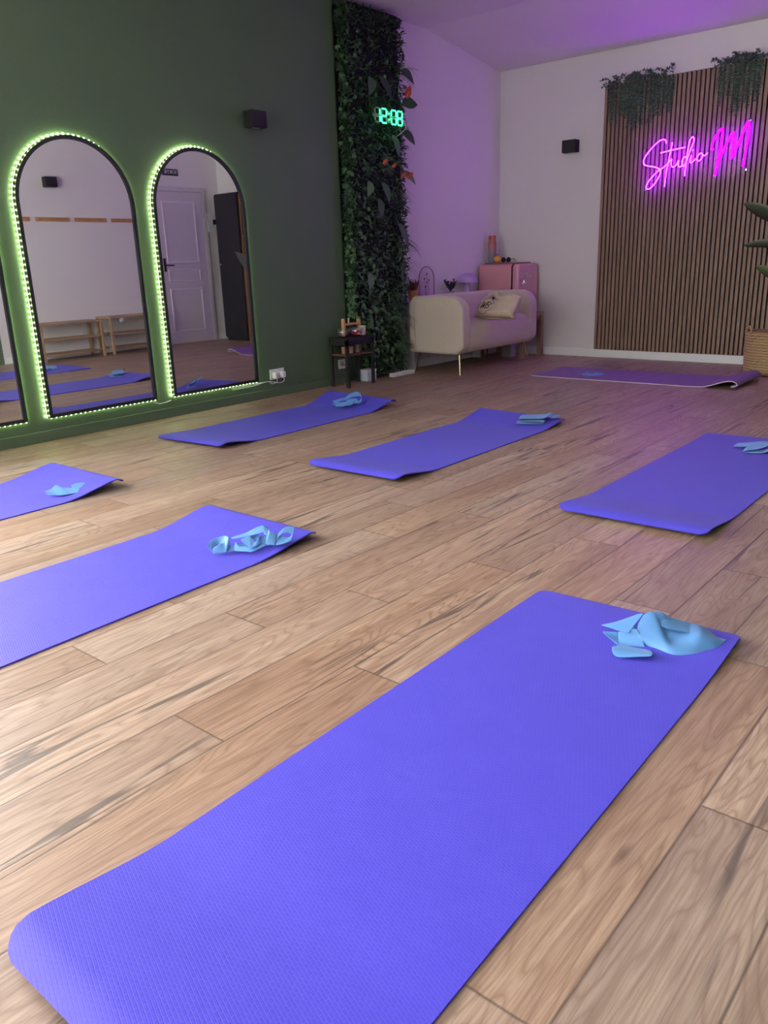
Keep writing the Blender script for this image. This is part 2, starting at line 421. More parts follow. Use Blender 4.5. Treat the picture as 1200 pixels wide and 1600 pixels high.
# purple mat with a pale underside and printed lines, lying across the back
def purple_mat():
    MP = mat('purple_mat_top', '#80609a', .6, vary=.06, scale=20, bump=.0006, bscale=300)
    ML = mat('lilac_mat_underside', '#cdb9d8', .6, vary=.04)
    MK = mat('lilac_mat_print', '#9c7bb4', .6, vary=.04)
    r = thing('yoga_mat', (-2.68, 6.48, 0), 'purple yoga mat with pale edges lying across the back below the slatted panel', 'yoga mat', 'exercise mats laid out on the floor')
    L, w = 1.70, .62
    prof = crom([(-L/2, 0, .013), (-L/2+.03, 0, .010), (-L/2+.12, 0, .008), (0, 0, .008), (L/2-.30, 0, .009), (L/2-.20, 0, .022), (L/2-.11, 0, .052), (L/2-.05, 0, .066), (L/2-.005, 0, .058), (L/2+.012, 0, .036), (L/2-.012, 0, .022), (L/2-.035, 0, .022)], 8)
    n = len(prof)
    def layer(d0, d1, name, m):
        b = MB(); N = []
        for i in range(n):
            t = prof[min(i+1, n-1)] - prof[max(i-1, 0)]; N.append(Vector((-t.z, 0, t.x)).normalized())
        vs = []
        for d in (d0, d1):
            for i in range(n):
                for sy in (-w/2, w/2):
                    p = prof[i] + N[i]*d; vs.append((p.x, sy, max(p.z, .0012 if d0 < 0 else .003)))
        A = n*2
        fs = []
        for i in range(n-1):
            a = i*2
            fs += [(a, a+2, a+3, a+1), (A+a, A+a+1, A+a+3, A+a+2), (a, A+a, A+a+2, a+2), (a+1, a+3, A+a+3, A+a+1)]
        fs += [(0, 1, A+1, A), (A-2, 2*A-2, 2*A-1, A-1)]
        b.add(vs, fs); return b.build(name, m, r, smooth=True, auto=.6, local=True)
    layer(-.001, .002, 'top_layer', MP)
    tag(layer(-.006, -.0011, 'under_layer', ML), 'pale lilac underside')
    k = MB()                        # printed guide lines
    z = .0103
    for (x0, x1, y0, y1) in ((.0, .008, -.22, .22), (-.25, .25, -.004, .004), (-.16, -.154, -.15, .15), (.16, .166, -.15, .15)):
        k.box((x0, y0, z), (x1, y1, z+.0004))
    k.build('printed_lines', MK, r, local=True)
    r.rotation_euler = (0, 0, math.radians(1.0))
purple_mat()

# ------------------------------------------------------------------ resistance bands
BAND = mat('light_blue_latex', '#5a90cc', .5, vary=.05, scale=25, spec=.4, sheen=.1)
def ribbon(b, pairs, n=8, nu=8, arch=0):
    A = crom([p[0] for p in pairs], n); B = crom([p[1] for p in pairs], n); N = len(A)
    vs = []
    for i in range(N):
        for j in range(nu+1):
            q = j/nu; p = A[i].lerp(B[i], q)
            p = p + Vector((0, 0, arch*4*q*(1-q)))
            p.z = max(p.z, .0015); vs.append(p)
    b.add(vs, [(i*(nu+1)+j, i*(nu+1)+j+1, (i+1)*(nu+1)+j+1, (i+1)*(nu+1)+j) for i in range(N-1) for j in range(nu)])
def band(px, py, zb, label, shape, rot=0, sc=1):
    p = hit(px, py, 2, zb)
    az = math.atan2(p.x, p.y)                               # local x runs to the viewer's right
    b = MB(); shape(b)
    b.v = [(x*sc, y*sc, z*sc) for x, y, z in b.v]
    o = b.build('resistance_band', BAND, smooth=True, local=True)
    o.location = p; o.rotation_euler = (0, 0, -az + rot)
    d = o.modifiers.new('Solidify', 'SOLIDIFY'); d.thickness = .0014; d.offset = 0
    s = o.modifiers.new('Subdivision', 'SUBSURF'); s.levels = s.render_levels = 1
    return tag(o, label, 'resistance band', 'latex resistance bands on the mats')
def meander(b, seed, span, n, h, ov, w, w0=0, wa=.5, wf=1.3, tilt=.0, rise=0):
    rd = random.Random(seed); ph = rd.uniform(0, 6)
    N = int(n*22); pairs = []
    for i in range(N+1):
        t = i/N; th = 2*PI*n*t; md = 1 + .4*math.sin(t*7+ph)
        x = span*(t-.5) - ov*math.sin(2*th)*md; z = .003 + h*md*(.5-.5*math.cos(th))
        yaw = w0 + wa*math.sin(2*PI*wf*t+ph*1.7); yc = .03*math.sin(2*PI*t*1.1+ph)
        d = Vector((math.sin(yaw), math.cos(yaw), 0))*w*.5
        k = tilt*math.sin(th+ph)*h
        c_ = Vector((x, yc, z))
        pairs.append((c_ - d + Vector((0, 0, k)), c_ + d - Vector((0, 0, k*.7))))
    ribbon(b, pairs, n=1, nu=8)
def surf(b, rows, n=6):
    """smooth sheet through a table of control points"""
    R = [crom(r, n) for r in rows]; cols = [crom([R[i][j] for i in range(len(R))], n) for j in range(len(R[0]))]
    nv = len(cols[0]); vs = []
    for c_ in cols:
        for p in c_: vs.append((p.x, p.y, max(p.z, .0015)))
    b.add(vs, [(j*nv+i, j*nv+i+1, (j+1)*nv+i+1, (j+1)*nv+i) for j in range(len(cols)-1) for i in range(nv-1)])
def frame(ox, oy, sc_, se):
    ce = math.sqrt(1-se*se)
    def Q(x, y, d): return Vector(((x-ox)*sc_, d, max(.0015, ((oy-y)*sc_ - se*d)/ce)))
    return Q
def strips(b, Q, pieces, n=6, nu=7):
    for pc in pieces: ribbon(b, [(Q(*p), Q(*q)) for p, q in pc], n, nu)
def shape_big(b):
    Q = frame(710, 330, .00061, .43)
    G = [[(640,340,-.005),(612,300,.0),(602,250,.02),(622,197,.05)], [(690,352,-.02),(690,300,-.005),(682,228,.03),(655,180,.06)], [(760,368,-.045),(752,322,-.02),(728,282,.02),(715,200,.06)],
         [(830,358,-.035),(822,312,-.01),(792,278,.02),(785,214,.08)], [(890,335,-.01),(872,290,.01),(852,252,.03),(850,212,.09)], [(930,300,.02),(912,272,.03),(894,250,.05),(890,228,.09)], [(966,263,.06),(960,262,.065),(950,262,.075),(940,265,.09)]]
    surf(b, [[Q(*G[j][i]) for j in range(len(G))] for i in range(4)])
    strips(b, Q, [
     [((520,240,.06),(445,264,.03)), ((600,196,.06),(480,272,.015)), ((620,194,.055),(560,286,.0)), ((600,215,.045),(575,270,.01)), ((590,250,.03),(600,285,.005))],
     [((600,262,.01),(522,285,.01)), ((625,300,.0),(525,318,.0)), ((645,345,-.02),(527,345,-.02)), ((668,349,-.05),(508,354,-.065)), ((676,360,-.085),(520,384,-.09)), ((664,371,-.09),(548,390,-.095)), ((655,362,-.07),(540,374,-.08))],
     [((520,285,.02),(455,292,.02)), ((525,310,.01),(462,300,.01)), ((528,330,-.01),(490,318,-.005)), ((530,342,-.02),(515,335,-.015))],
     [((640,185,.07),(690,238,.03)), ((690,176,.075),(722,246,.028)), ((740,196,.08),(760,250,.03)), ((800,205,.09),(800,252,.035)), ((850,212,.1),(830,262,.03))],
     [((835,212,.12),(850,235,.08)), ((880,218,.12),(890,250,.07)), ((915,262,.10),(918,280,.06)), ((966,262,.09),(930,300,.03)), ((960,258,.10),(955,272,.07))]])
def shape_loops(b):
    Q = frame(560, 370, .00036, .33)
    strips(b, Q, [
     [((180,300,.03),(200,372,.0)), ((300,320,.02),(310,378,-.01)), ((450,300,.03),(455,375,.0)), ((560,330,.01),(570,385,-.01)), ((700,300,.02),(690,350,.0)), ((830,300,.02),(820,350,-.01))],
     [((640,260,.03),(600,340,.0)), ((680,240,.04),(670,330,.0)), ((720,250,.03),(720,335,.0)), ((760,215,.04),(780,320,.0)), ((840,250,.03),(850,345,-.02))],
     [((125,300,.01),(175,382,-.02)), ((150,248,.05),(160,330,.0)), ((220,222,.07),(225,300,.04)), ((290,208,.07),(285,310,.03)), ((335,225,.05),(300,372,-.015)), ((345,300,.02),(330,360,.0)), ((310,310,.01),(310,378,-.01))],
     [((175,330,-.005),(175,382,-.02)), ((240,292,.0),(238,382,-.02)), ((275,280,.005),(292,378,-.02)), ((290,250,.01),(305,372,-.02))],
     [((355,232,.05),(372,252,.03)), ((510,198,.06),(520,240,.03)), ((600,160,.06),(610,225,.03)), ((690,138,.06),(695,205,.03)), ((745,160,.06),(740,190,.04))],
     [((450,262,.02),(470,290,.0)), ((545,238,.03),(535,345,-.03)), ((600,300,.0),(545,352,-.035)), ((632,258,.02),(600,345,-.03)), ((648,232,.04),(640,320,-.01)), ((600,226,.05),(640,300,.01)), ((520,244,.05),(560,262,.03))],
     [((400,280,.02),(380,376,.0)), ((440,330,.0),(400,378,-.01)), ((490,335,-.005),(500,388,-.03)), ((570,352,-.02),(560,396,-.04)), ((700,325,-.01),(690,350,-.02))],
     [((690,150,.05),(690,232,.02)), ((742,182,.04),(715,250,.01)), ((750,210,.02),(700,335,-.02)), ((800,222,.02),(745,342,-.025)), ((810,290,.0),(780,356,-.03)), ((770,300,.0),(760,340,-.02))],
     [((830,235,.03),(800,330,-.01)), ((910,178,.05),(870,240,.02)), ((1000,182,.05),(960,250,.02)), ((985,230,.03),(955,320,-.015)), ((940,285,.01),(870,345,-.03)), ((840,250,.03),(795,356,-.03))]])
def shape_flat(b):
    Q = frame(245, 155, .00146, .246)
    strips(b, Q, [
     [((168,140,.02),(204,168,-.02)), ((188,136,.05),(215,170,-.03)), ((206,124,.08),(240,169,-.03)), ((222,134,.06),(262,168,-.025)), ((250,140,.04),(290,162,-.02)), ((275,148,.02),(296,158,-.01))],
     [((250,132,.06),(262,160,.0)), ((270,126,.08),(285,161,.0)), ((296,128,.08),(300,158,.005)), ((320,137,.08),(306,154,.02)), ((312,140,.07),(300,154,.03))],
     [((170,146,.01),(178,152,.0)), ((185,150,.01),(200,164,-.015)), ((200,154,.0),(212,168,-.02))]], 5, 6)
def shape_fold(b):
    ribbon(b, [((-.13, -.045, .003), (-.12, .075, .003)), ((.0, -.055, .004), (.01, .07, .004)), ((.045, -.06, .010), (.06, .07, .010)), ((.03, -.058, .018), (.05, .08, .018)), ((-.08, -.04, .020), (-.06, .08, .022)), ((-.115, -.03, .024), (-.10, .09, .028)), ((-.09, -.025, .032), (-.08, .09, .036)), ((.03, -.03, .034), (.05, .09, .042)), ((.07, -.01, .045), (.09, .10, .05)), ((.10, .0, .03), (.12, .11, .036)), ((.14, .03, .036), (.16, .12, .030))], 8, 8)
def shape_knot(b):
    Q = frame(450, 395, .00046, .17)
    strips(b, Q, [
     [((200,308,.0),(235,350,.0)), ((300,285,.03),(262,358,.0)), ((420,255,.06),(330,318,.03)), ((442,225,.08),(450,290,.04)), ((540,190,.1),(520,258,.06)), ((600,183,.1),(640,258,.05)), ((655,240,.08),(645,330,.0)), ((640,300,.05),(600,345,.0))],
     [((290,345,.0),(235,402,-.02)), ((400,330,.02),(362,410,-.03)), ((440,300,.03),(385,392,-.02)), ((530,285,.04),(490,386,-.02)), ((570,290,.04),(530,362,.0)), ((620,330,.03),(600,366,.0)), ((700,332,.05),(600,372,.0))],
     [((180,352,.03),(190,362,.01)), ((320,340,.06),(300,400,-.01)), ((480,360,.05),(470,405,-.01))]], 5, 6)
def shape_side(b):
    ribbon(b, [((-.15, .03, .006), (-.13, .09, .014)), ((-.08, .01, .014), (-.07, .09, .022)), ((-.01, .0, .026), (.0, .09, .034)), ((.03, -.02, .034), (.05, .08, .03)), ((-.02, -.05, .018), (-.02, .03, .03)), ((-.08, -.07, .008), (-.07, .0, .02)), ((-.09, -.08, .002), (-.08, -.01, .003)), ((.0, -.085, .004), (.01, .0, .006)), ((.08, -.06, .03), (.09, .03, .036)), ((.12, -.04, .01), (.14, .05, .02)), ((.18, -.03, .03), (.20, .05, .03))], 8, 8)
band(1035, 1012, .006, 'light blue resistance band crumpled in a wide heap on the foreground mat', shape_big)
band(394, 858, .016, 'light blue resistance band in upright curly loops on the mat at the left edge', shape_loops)
band(110, 770, .016, 'light blue resistance band lying flat on the mat below the left mirrors', shape_flat)
band(545, 634, .030, 'light blue resistance band knotted in a heap on the mat beside the green wall', shape_knot)
band(838, 661, .020, 'light blue resistance band folded in flat layers on the middle mat', shape_fold, 0, .95)
band(1190, 704, .008, 'light blue resistance band at the right frame edge on the right mat', shape_side, 0, .92)
band(926, 587, .010, 'light blue resistance band in a small flat fold on the purple mat', shape_flat, 0, .85)

# ------------------------------------------------------------------ arched mirrors with light strips
MIRROR = mat('mirror_silver', (.74, .74, .74, 1), .012, 1, vary=0)
LED = emitter('green_white_diode', (.76, 1, .42, 1), 38)
TAPE = mat('white_strip_tape', '#c9d6b8', .5)
def arch(y0, y1, z0, z1, n=28):
    r = (y1-y0)/2; zc = z1-r; c = (y0+y1)/2
    return [(y0, z0), (y1, z0)] + [(c + r*math.cos(PI*k/n), zc + r*math.sin(PI*k/n)) for k in range(n+1)]
proto_diode = None
def arch_mirror(y0, y1, z0, z1, label, seen):
    global proto_diode
    r = thing('arch_mirror', (XW, (y0+y1)/2, z0), label, 'mirror', 'arched mirrors on the green wall')
    o1 = arch(y0, y1, z0, z1); fw = .022; o2 = arch(y0+fw, y1-fw, z0+fw, z1-fw)
    n = len(o1); xb, xf = XW+.001, XW+.040
    b = MB()
    vs = [(xb, *p) for p in o1] + [(xf, *p) for p in o1] + [(xf, *p) for p in o2] + [(xb+.018, *p) for p in o2]
    fs = []
    for ring in range(3):
        for i in range(n):
            j = (i+1) % n; fs.append((ring*n+i, ring*n+j, (ring+1)*n+j, (ring+1)*n+i))
    b.add(vs, fs); b.build('frame', DARKFRAME, r)
    g = MB(); xg = XW+.030
    g.add([(xg, *p) for p in o2] + [(xb, *p) for p in o2], [tuple(range(n)), tuple(range(2*n-1, n-1, -1))] + [(i, n+i, n+(i+1) % n, (i+1) % n) for i in range(n)])
    g.build('mirror_glass', MIRROR, r)
    # strip round the outer edge, diodes facing outwards
    path = []; ee = .004; oo = arch(y0-ee, y1+ee, z0-ee, z1+ee, 60)
    seq = [oo[0]] + list(reversed(oo[2:])) + [oo[1], oo[0]]     # up the left side, over the arch, down the right, along the bottom
    s = MB(); xm = XW+.011
    vs = []; 
    for a, c_ in seq: vs += [(xm-.005, a, c_), (xm+.005, a, c_)]
    s.add(vs, [(2*i, 2*i+1, 2*i+3, 2*i+2) for i in range(len(seq)-1)])
    st = s.build('light_strip', TAPE, r, solid=.0015)
    tot = 0; pts = []
    step = .033; acc = step/2
    cy = (y0+y1)/2; cz = z1-(y1-y0)/2
    for i in range(len(seq)-1):
        a, c_ = Vector(seq[i]), Vector(seq[i+1]); l = (c_-a).length
        while acc <= l:
            pts.append((a.lerp(c_, acc/l) if l else a, (c_-a).normalized(), i)); acc += step
        acc -= l
    rest = MB()
    for q, d, i in pts:
        nrm = Vector((-d.y, d.x))                          # outward in (y, z)
        near_side = seen and (q.x < cy - .02 and q.y > z0 + .01) 
        up_ = .004 if q.y > z0 else -.001
        c_ = (xm if q.y > z0 else XW+.006, q.x + nrm.x*up_, q.y + nrm.y*up_)
        if near_side:
            if proto_diode is None:
                p = MB(); p.ball((0, 0, 0), (.0062, .0062, .0062), 8, 5)
                o = p.build('diode', LED, st, smooth=True, local=True); proto_diode = o
            else:
                o = proto_diode.copy(); C.objects.link(o); o.parent = st
            o.location = Vector(c_) - Vector(r.location)
        else:
            rest.ball(c_, (.005, .005, .005) if q.y > z0 else (.0055, .0055, .0055), 6, 4)
    rr = rest.build('hidden_diode_run', LED, st, smooth=True); rr['kind'] = 'stuff'
arch_mirror(2.398, 3.178, .142, 1.765, 'tall arched mirror with green glowing edge lights, left of the two fully seen', True)
arch_mirror(3.318, 4.098, .142, 1.765, 'tall arched mirror with green glowing edge lights, beside the white wall sockets', True)
arch_mirror(1.478, 2.258, .142, 1.765, 'arched mirror cut off by the left edge of the photo', False)

# ------------------------------------------------------------------ wall lamps (off)
def sconce(c, axis, sgn, label):
    r = thing('wall_lamp', c, label, 'wall lamp', 'black cube wall lamps')
    x, y, z = c; h = .055; w_ = .07; d = .10
    b = MB(); pl = MB(); LM = mat('frosted_lens', '#8d8d88', .4)
    if axis == 0:
        x0, x1 = sorted((x+sgn*.012, x+sgn*d)); b.box((x0, y-w_, z-h), (x1, y+w_, z+h)); pl.box((min(x, x+sgn*.013), y-w_*.7, z-h*.7), (max(x, x+sgn*.013), y+w_*.7, z+h*.7))
        l0, l1, m0, m1 = x0+.03, x1-.03, y-.03, y+.03
    else:
        y0, y1 = sorted((y+sgn*.012, y+sgn*d)); b.box((x-w_, y0, z-h), (x+w_, y1, z+h)); pl.box((x-w_*.7, min(y, y+sgn*.013), z-h*.7), (x+w_*.7, max(y, y+sgn*.013), z+h*.7))
        l0, l1, m0, m1 = x-.03, x+.03, y0+.03, y1-.03
    b.build('housing', BLACK, r, bevel=.003); pl.build('wall_plate', BLACK, r)
    for zz in (z+h-.001, z-h-.002): MB().box((l0, m0, zz), (l1, m1, zz+.003)).build('lens', LM, r)
sconce((XW, 4.24, 1.985), 0, 1, 'black cube wall lamp on the green wall above the right mirror')
sconce((-3.975, YB, 1.985), 1, -1, 'black cube wall lamp on the pale back wall beside the slatted panel')
sconce((XR, 5.165, 1.985), 0, -1, 'black cube wall lamp above the coat rails, seen reflected in the mirror')

# ------------------------------------------------------------------ slatted wall panel
SLAT = wood('oak_slat', '#7f6856', '#977d6a', 2, .55, .8)
FELT = mat('black_felt', '#141013', .95)
PX0, PX1, PZ0, PZ1 = -3.655, -1.22, .079, 2.465
pan = thing('slat_wall_panel', (PX0, YB, PZ0), 'tall wooden slatted wall panel with dark grooves behind the neon sign', 'wall panel')
MB().box((PX0, YB-.012, PZ0), (PX1, YB-.001, PZ1)).build('felt_backing', FELT, pan)
sl = MB(); pitch = .040; x = PX0
while x + .027 < PX1 + .001:
    sl.box((x, YB-.034, PZ0), (x+.027, YB-.012, PZ1)); x += pitch
sl.build('slats', SLAT, pan, bevel=.0015, bseg=1)

# ------------------------------------------------------------------ neon sign
def neon():
    Y0 = YB-.074
    def P(zx, zy, dy=0): 
        q = hit(900+zx/4, 60+zy/4, 1, Y0+dy); return q
    def flex(name, front, back):            # LED neon flex: bright front, weaker violet spill from the back of the tube
        m = bpy.data.materials.new(name); t = NT(m)
        g = t.n('ShaderNodeNewGeometry'); sp = t.n('ShaderNodeSeparateXYZ', {0: g.outputs['Normal']})
        k = t.math('LESS_THAN', sp.outputs[1], .25)
        a = t.n('ShaderNodeEmission', {'Color': front[0], 'Strength': front[1]}); b = t.n('ShaderNodeEmission', {'Color': back[0], 'Strength': back[1]})
        mx = t.n('ShaderNodeMixShader', {0: k}); t.set(mx, 1, b); t.set(mx, 2, a); t.out(mx); return m
    stu = flex('pink_white_neon', ((.46, .005, 1.1, 1), 110), ((.16, 0, 1, 1), 24)); mag = flex('magenta_neon', ((.44, .0003, 1.05, 1), 46), ((.18, 0, 1, 1), 12))
    r = thing('neon_sign', P(700, 800), 'glowing magenta neon handwriting sign reading Studio M on the slatted panel', 'neon sign')
    L = {
     'letter_s': ([[(565,657),(560,637),(542,632),(510,650),(470,690),(436,735),(422,765),(426,787),(447,797),(490,804),(520,816),(528,838),(515,870),(490,910),(465,936),(445,942),(437,930),(450,900),(480,862),(515,828),(545,808),(566,790)]], stu),
     'letter_t': ([[(603,650),(590,710),(576,780),(562,850),(553,926)], [(530,716),(600,698),(685,680)]], stu),
     'letter_u': ([[(566,790),(585,768),(598,755),(594,780),(598,800),(611,803),(629,786),(641,763),(638,786),(641,801),(653,802),(668,788)]], stu),
     'letter_d': ([[(691,745),(679,741),(667,756),(662,780),(669,799),(681,790),(700,740),(722,680),(736,640),(735,619),(725,618),(712,640),(700,690),(690,760),(682,820),(678,860)]], stu),
     'letter_i': ([[(722,730),(713,763),(716,777),(731,769),(748,752)]], stu),
     'letter_i_dot': ([[(729,703),(731,699),(733,695)]], stu),
     'letter_o': ([[(776,719),(761,734),(755,755),(765,766),(781,755),(791,735),(786,718),(776,719)], [(788,722),(803,733),(822,715)]], stu),
     'letter_m': ([[(858,696),(850,678),(856,648),(876,610),(900,576),(915,565),(918,582),(910,640),(895,720),(880,800),(868,860)], [(868,860),(888,780),(926,690),(962,620),(985,588),(986,620),(977,690),(968,750)], [(968,750),(1000,690),(1040,600),(1066,535),(1078,520),(1083,540),(1075,620),(1060,710),(1042,800)]], mag)}
    for nm, (strokes, m) in L.items():
        b = MB()
        for st in strokes:
            p = crom([P(*q) for q in st], 6); b.tube(p, (0.0036 if m is stu else .0082), 8)
        b.build(nm, m, r, smooth=True)
    # clear acrylic carrier behind the tubes, with spacers
    q = [P(zx, zy, .018) for zx, zy in ((395,660),(560,605),(700,600),(860,540),(1100,490),(1118,560),(1075,835),(850,900),(600,960),(420,970),(400,850))]
    b = MB(); b.prism([(p.x, p.z) for p in q], 1, Y0+.013, Y0+.016)
    b.build('acrylic_backing', clearmat('clear_acrylic', (.985, .98, 1, 1), .15, 0, .2), r)
    for zx, zy in ((425,690),(430,950),(1090,510),(1060,820),(700,620)):
        p = P(zx, zy); MB().tube([(p.x, Y0+.008, p.z), (p.x, YB-.034, p.z)], .006, 8).build('spacer', CHROME, r)
neon()

# ------------------------------------------------------------------ foliage helpers
LF_DARK = leafmat('dark_green_leaves', '#2c4332', '#506e52')
LF_MID = leafmat('mid_green_leaves', '#33523a', '#587a50')
LF_BRIGHT = leafmat('bright_ivy_leaves', '#3c6442', '#668c5e')
LF_GREY = leafmat('dusty_green_leaves', '#2b3f36', '#5d7263')
STEM = mat('green_stem', '#2c3b25', .6)
def leaf(b, base, d, nrm, ln, w, curl=.25, seg=4, tip=1.0):
    d = Vector(d).normalized(); nrm = Vector(nrm)
    s = d.cross(nrm); s = s.normalized() if s.length > 1e-5 else d.orthogonal().normalized(); nrm = s.cross(d).normalized()
    b.cur = random.uniform(.02, 1)
    vs = []; base = Vector(base)
    for i in range(seg+1):
        t = i/seg; wd = w*math.sin(PI*min(1, .06+t*.94)**.8)**.9 * .5 if i < seg else 0
        c_ = base + d*(ln*t) - nrm*(curl*ln*t*t)
        vs += [c_ - s*wd + nrm*wd*.25, c_, c_ + s*wd + nrm*wd*.25]
    b.add(vs, [f for i in range(seg) for f in ((3*i, 3*i+1, 3*i+4, 3*i+3), (3*i+1, 3*i+2, 3*i+5, 3*i+4))])
def blade(b, base, d, droop, ln, w, seg=5):
    d = Vector(d).normalized(); p = Vector(base); b.cur = random.uniform(.02, 1); vs = []
    s = d.cross(Vector((0, 0, 1))); s = s.normalized() if s.length > 1e-4 else Vector((0, 1, 0))
    for i in range(seg+1):
        t = i/seg; wd = w*.5*(1-t)**.6
        vs += [p - s*wd, p + s*wd]; p = p + d*(ln/seg); d = (d + Vector((0, 0, -droop/seg))).normalized()
    b.add(vs, [(2*i, 2*i+1, 2*i+3, 2*i+2) for i in range(seg)])
def frond(b, base, d, droop, ln, n=11, lw=.045):
    d = Vector(d).normalized(); p = Vector(base)
    for i in range(n):
        t = i/n
        s = d.cross(Vector((1, 0, .3))); s = s.normalized() if s.length > 1e-4 else Vector((0, 1, 0))
        l = lw*(1-t*.75)
        for sg in (-1, 1): leaf(b, p, d*.6 + s*sg, Vector((1, 0, .4)), l, l*.28, .1, 2)
        p = p + d*(ln/n); d = (d + Vector((0, 0, -droop/n))).normalized()

# ------------------------------------------------------------------ planted column
def vertical_garden():
    rd = random.Random(5); random.seed(5)
    y0, y1 = 5.20, 5.90; z0, z1 = .05, 2.90; xb, xf = XP, -4.66
    r = thing('vertical_garden', (XP, (y0+y1)/2, z0), 'floor to ceiling column of dark artificial greenery beside the green wall', 'plant wall')
    MB().box((xb+.001, y0+.02, .60), (xf, y1-.07, z1)).box((xb+.001, y0+.21, z0), (xf, y1-.10, .60)).build('backing_panel', mat('dark_backing', '#0f1a12', .9), r)
    bx = MB()
    def surf():
        z = rd.uniform(z0, z1)
        if z < .60:                     # narrower foot behind the table and the sofa
            if rd.random() < .2: return Vector((rd.uniform(xb+.05, xf), y0+.21, z)), Vector((.25, -1, .1))
            return Vector((xf, rd.uniform(y0+.20, y1-.09), z)), Vector((1, rd.uniform(-.3, .3), .1))
        if rd.random() < .28:            # the side towards the camera
            return Vector((rd.uniform(xb+.05, xf), y0+.02, z)), Vector((.25, -1, .1))
        if rd.random() < .22: return Vector((rd.uniform(xb+.05, xf), y1-.05, z)), Vector((.4, 1, .1))
        return Vector((xf, rd.uniform(y0, y1), z)), Vector((1, rd.uniform(-.3, .3), .1))
    for _ in range(6500):               # small box leaves
        p, n = surf(); n = Vector(n); d = n + Vector((rd.uniform(-.9, .9), rd.uniform(-.9, .9), rd.uniform(-1, .7)))
        leaf(bx, p, d, n + Vector((0, 0, .8)), rd.uniform(.03, .065), rd.uniform(.014, .028), .2, 3)
    bx.v = [(x, min(y, 5.865) if z < .74 else y, min(z, 2.93)) for x, y, z in bx.v]
    bx.build('box_leaf_foliage', LF_DARK, r)
    fr = MB()
    for _ in range(95):
        p, n = surf(); d = n*.7 + Vector((0, rd.uniform(-.8, .8), rd.uniform(-.3, .7)))
        frond(fr, p, d, 1.5, rd.uniform(.12, .22), 12, rd.uniform(.03, .05))
    fr.v = [(x, min(y, 5.865) if z < .74 else y, min(z, 2.93)) for x, y, z in fr.v]
    fr.build('fern_fronds', LF_MID, r)
    iv = MB()
    for _ in range(420):
        z = abs(rd.gauss(0, .55)) + .12
        if rd.random() < .35: z = rd.uniform(.2, 2.7)
        if z > 2.7: continue
        side = rd.random() < .45
        p = Vector((rd.uniform(xb+.06, xf+.02), y0-.01, z)) if side else Vector((xf+.02, y0 + abs(rd.gauss(0, .3)), z))
        n = Vector((.3, -1, .2)) if side else Vector((1, rd.uniform(-.3, .3), .2))
        if p.y > y1 - .06: continue
        if p.z < .55: p.y = max(p.y, y0 + .15)
        d = Vector((rd.uniform(-.2, .3), rd.uniform(-.7, .7), rd.uniform(-1, .2)))
        l = rd.uniform(.03, .05)
        for a in (-.8, 0, .8):
            dd = Quaternion(n.normalized(), a) @ d
            leaf(iv, p + n.normalized()*.02, dd, n, l*(1 if a == 0 else .75), l*.45, .15, 2)
    iv.v = [(x, min(y, 5.865) if z < .74 else y, min(z, 2.93)) for x, y, z in iv.v]
    iv.build('ivy_leaves', LF_BRIGHT, r)
    # grass tufts
    for (ty, tz, k) in ((5.75, 1.12, 26), (5.62, .72, 26), (5.8, .95, 20), (5.4, 1.35, 18), (5.70, .30, 22), (5.45, 2.2, 18), (5.8, 2.5, 18), (5.3, 1.8, 16), (5.7, 1.55, 18), (5.72, .5, 16)):
        g = MB()
        for _ in range(k):
            blade(g, (xf, ty, tz), (1, rd.uniform(-1.1, 1.1), rd.uniform(-.1, 1)), 2.2, rd.uniform(.16, .30), .009, 7)
        g.v = [(x, min(y, 5.865) if z < .74 else y, min(z, 2.93)) for x, y, z in g.v]
        g.build('grass_tuft', LF_MID, r)
    # broad leaves that stand out of the column
    for (ly, lz, dy, dz, ln, w_) in ((5.84, 2.50, .7, -.5, .15, .12), (5.85, 2.25, .7, .1, .14, .12), (5.84, 2.03, .7, -.5, .15, .12), (5.55, 2.42, .3, -.7, .20, .10), (5.45, 2.40, -.5, -.7, .18, .09), (5.7, 2.0, .1, -.9, .18, .09), (5.55, 1.62, .2, -.9, .17, .09), (5.4, 1.62, -.6, -.6, .16, .08), (5.75, 1.3, .3, -.9, .22, .09), (5.5, 1.5, -.2, -1, .18, .08), (5.85, 1.72, .7, -.6, .15, .08), (5.35, .9, -.4, -.8, .15, .08)):
        g = MB(); leaf(g, (xf+.03, ly, lz), (.5, dy, dz), (1, 0, .5), ln, w_, .25, 7)
        g.build('broad_leaf', LF_DARK if lz > 1.8 else LF_MID, r, smooth=True)
    RED = mat('red_flower', '#b23a2c', .35)
    for (fy, fz, ln) in ((5.85, 2.29, .10), (5.52, 1.76, .06), (5.64, 1.74, .05), (5.76, 1.67, .06), (5.84, 1.665, .07)):
        g = MB(); leaf(g, (xf+.07, fy, fz), (.25, .15, 1 if ln > .08 else .3), (1, -.3, .3), ln, ln*.62, -.15, 6)
        g.build('red_flower', RED, r, smooth=True)
        g = MB(); g.tube([(xf+.072, fy, fz+.005), (xf+.10, fy+.004, fz+ln*.5)], [.003, .0015], 6); 
        g.build('flower_spike', mat('yellow_spike', '#c9a24a', .5), r)
vertical_garden()

# white strip block on the floor at the foot of the column
MB().box((-4.62, 5.55, 0), (-4.56, 5.85, .035)).build('power_strip', WPLAST, bevel=.006)
tag(bpy.data.objects['power_strip'], 'pale power strip on the floor at the foot of the greenery column', 'power strip')

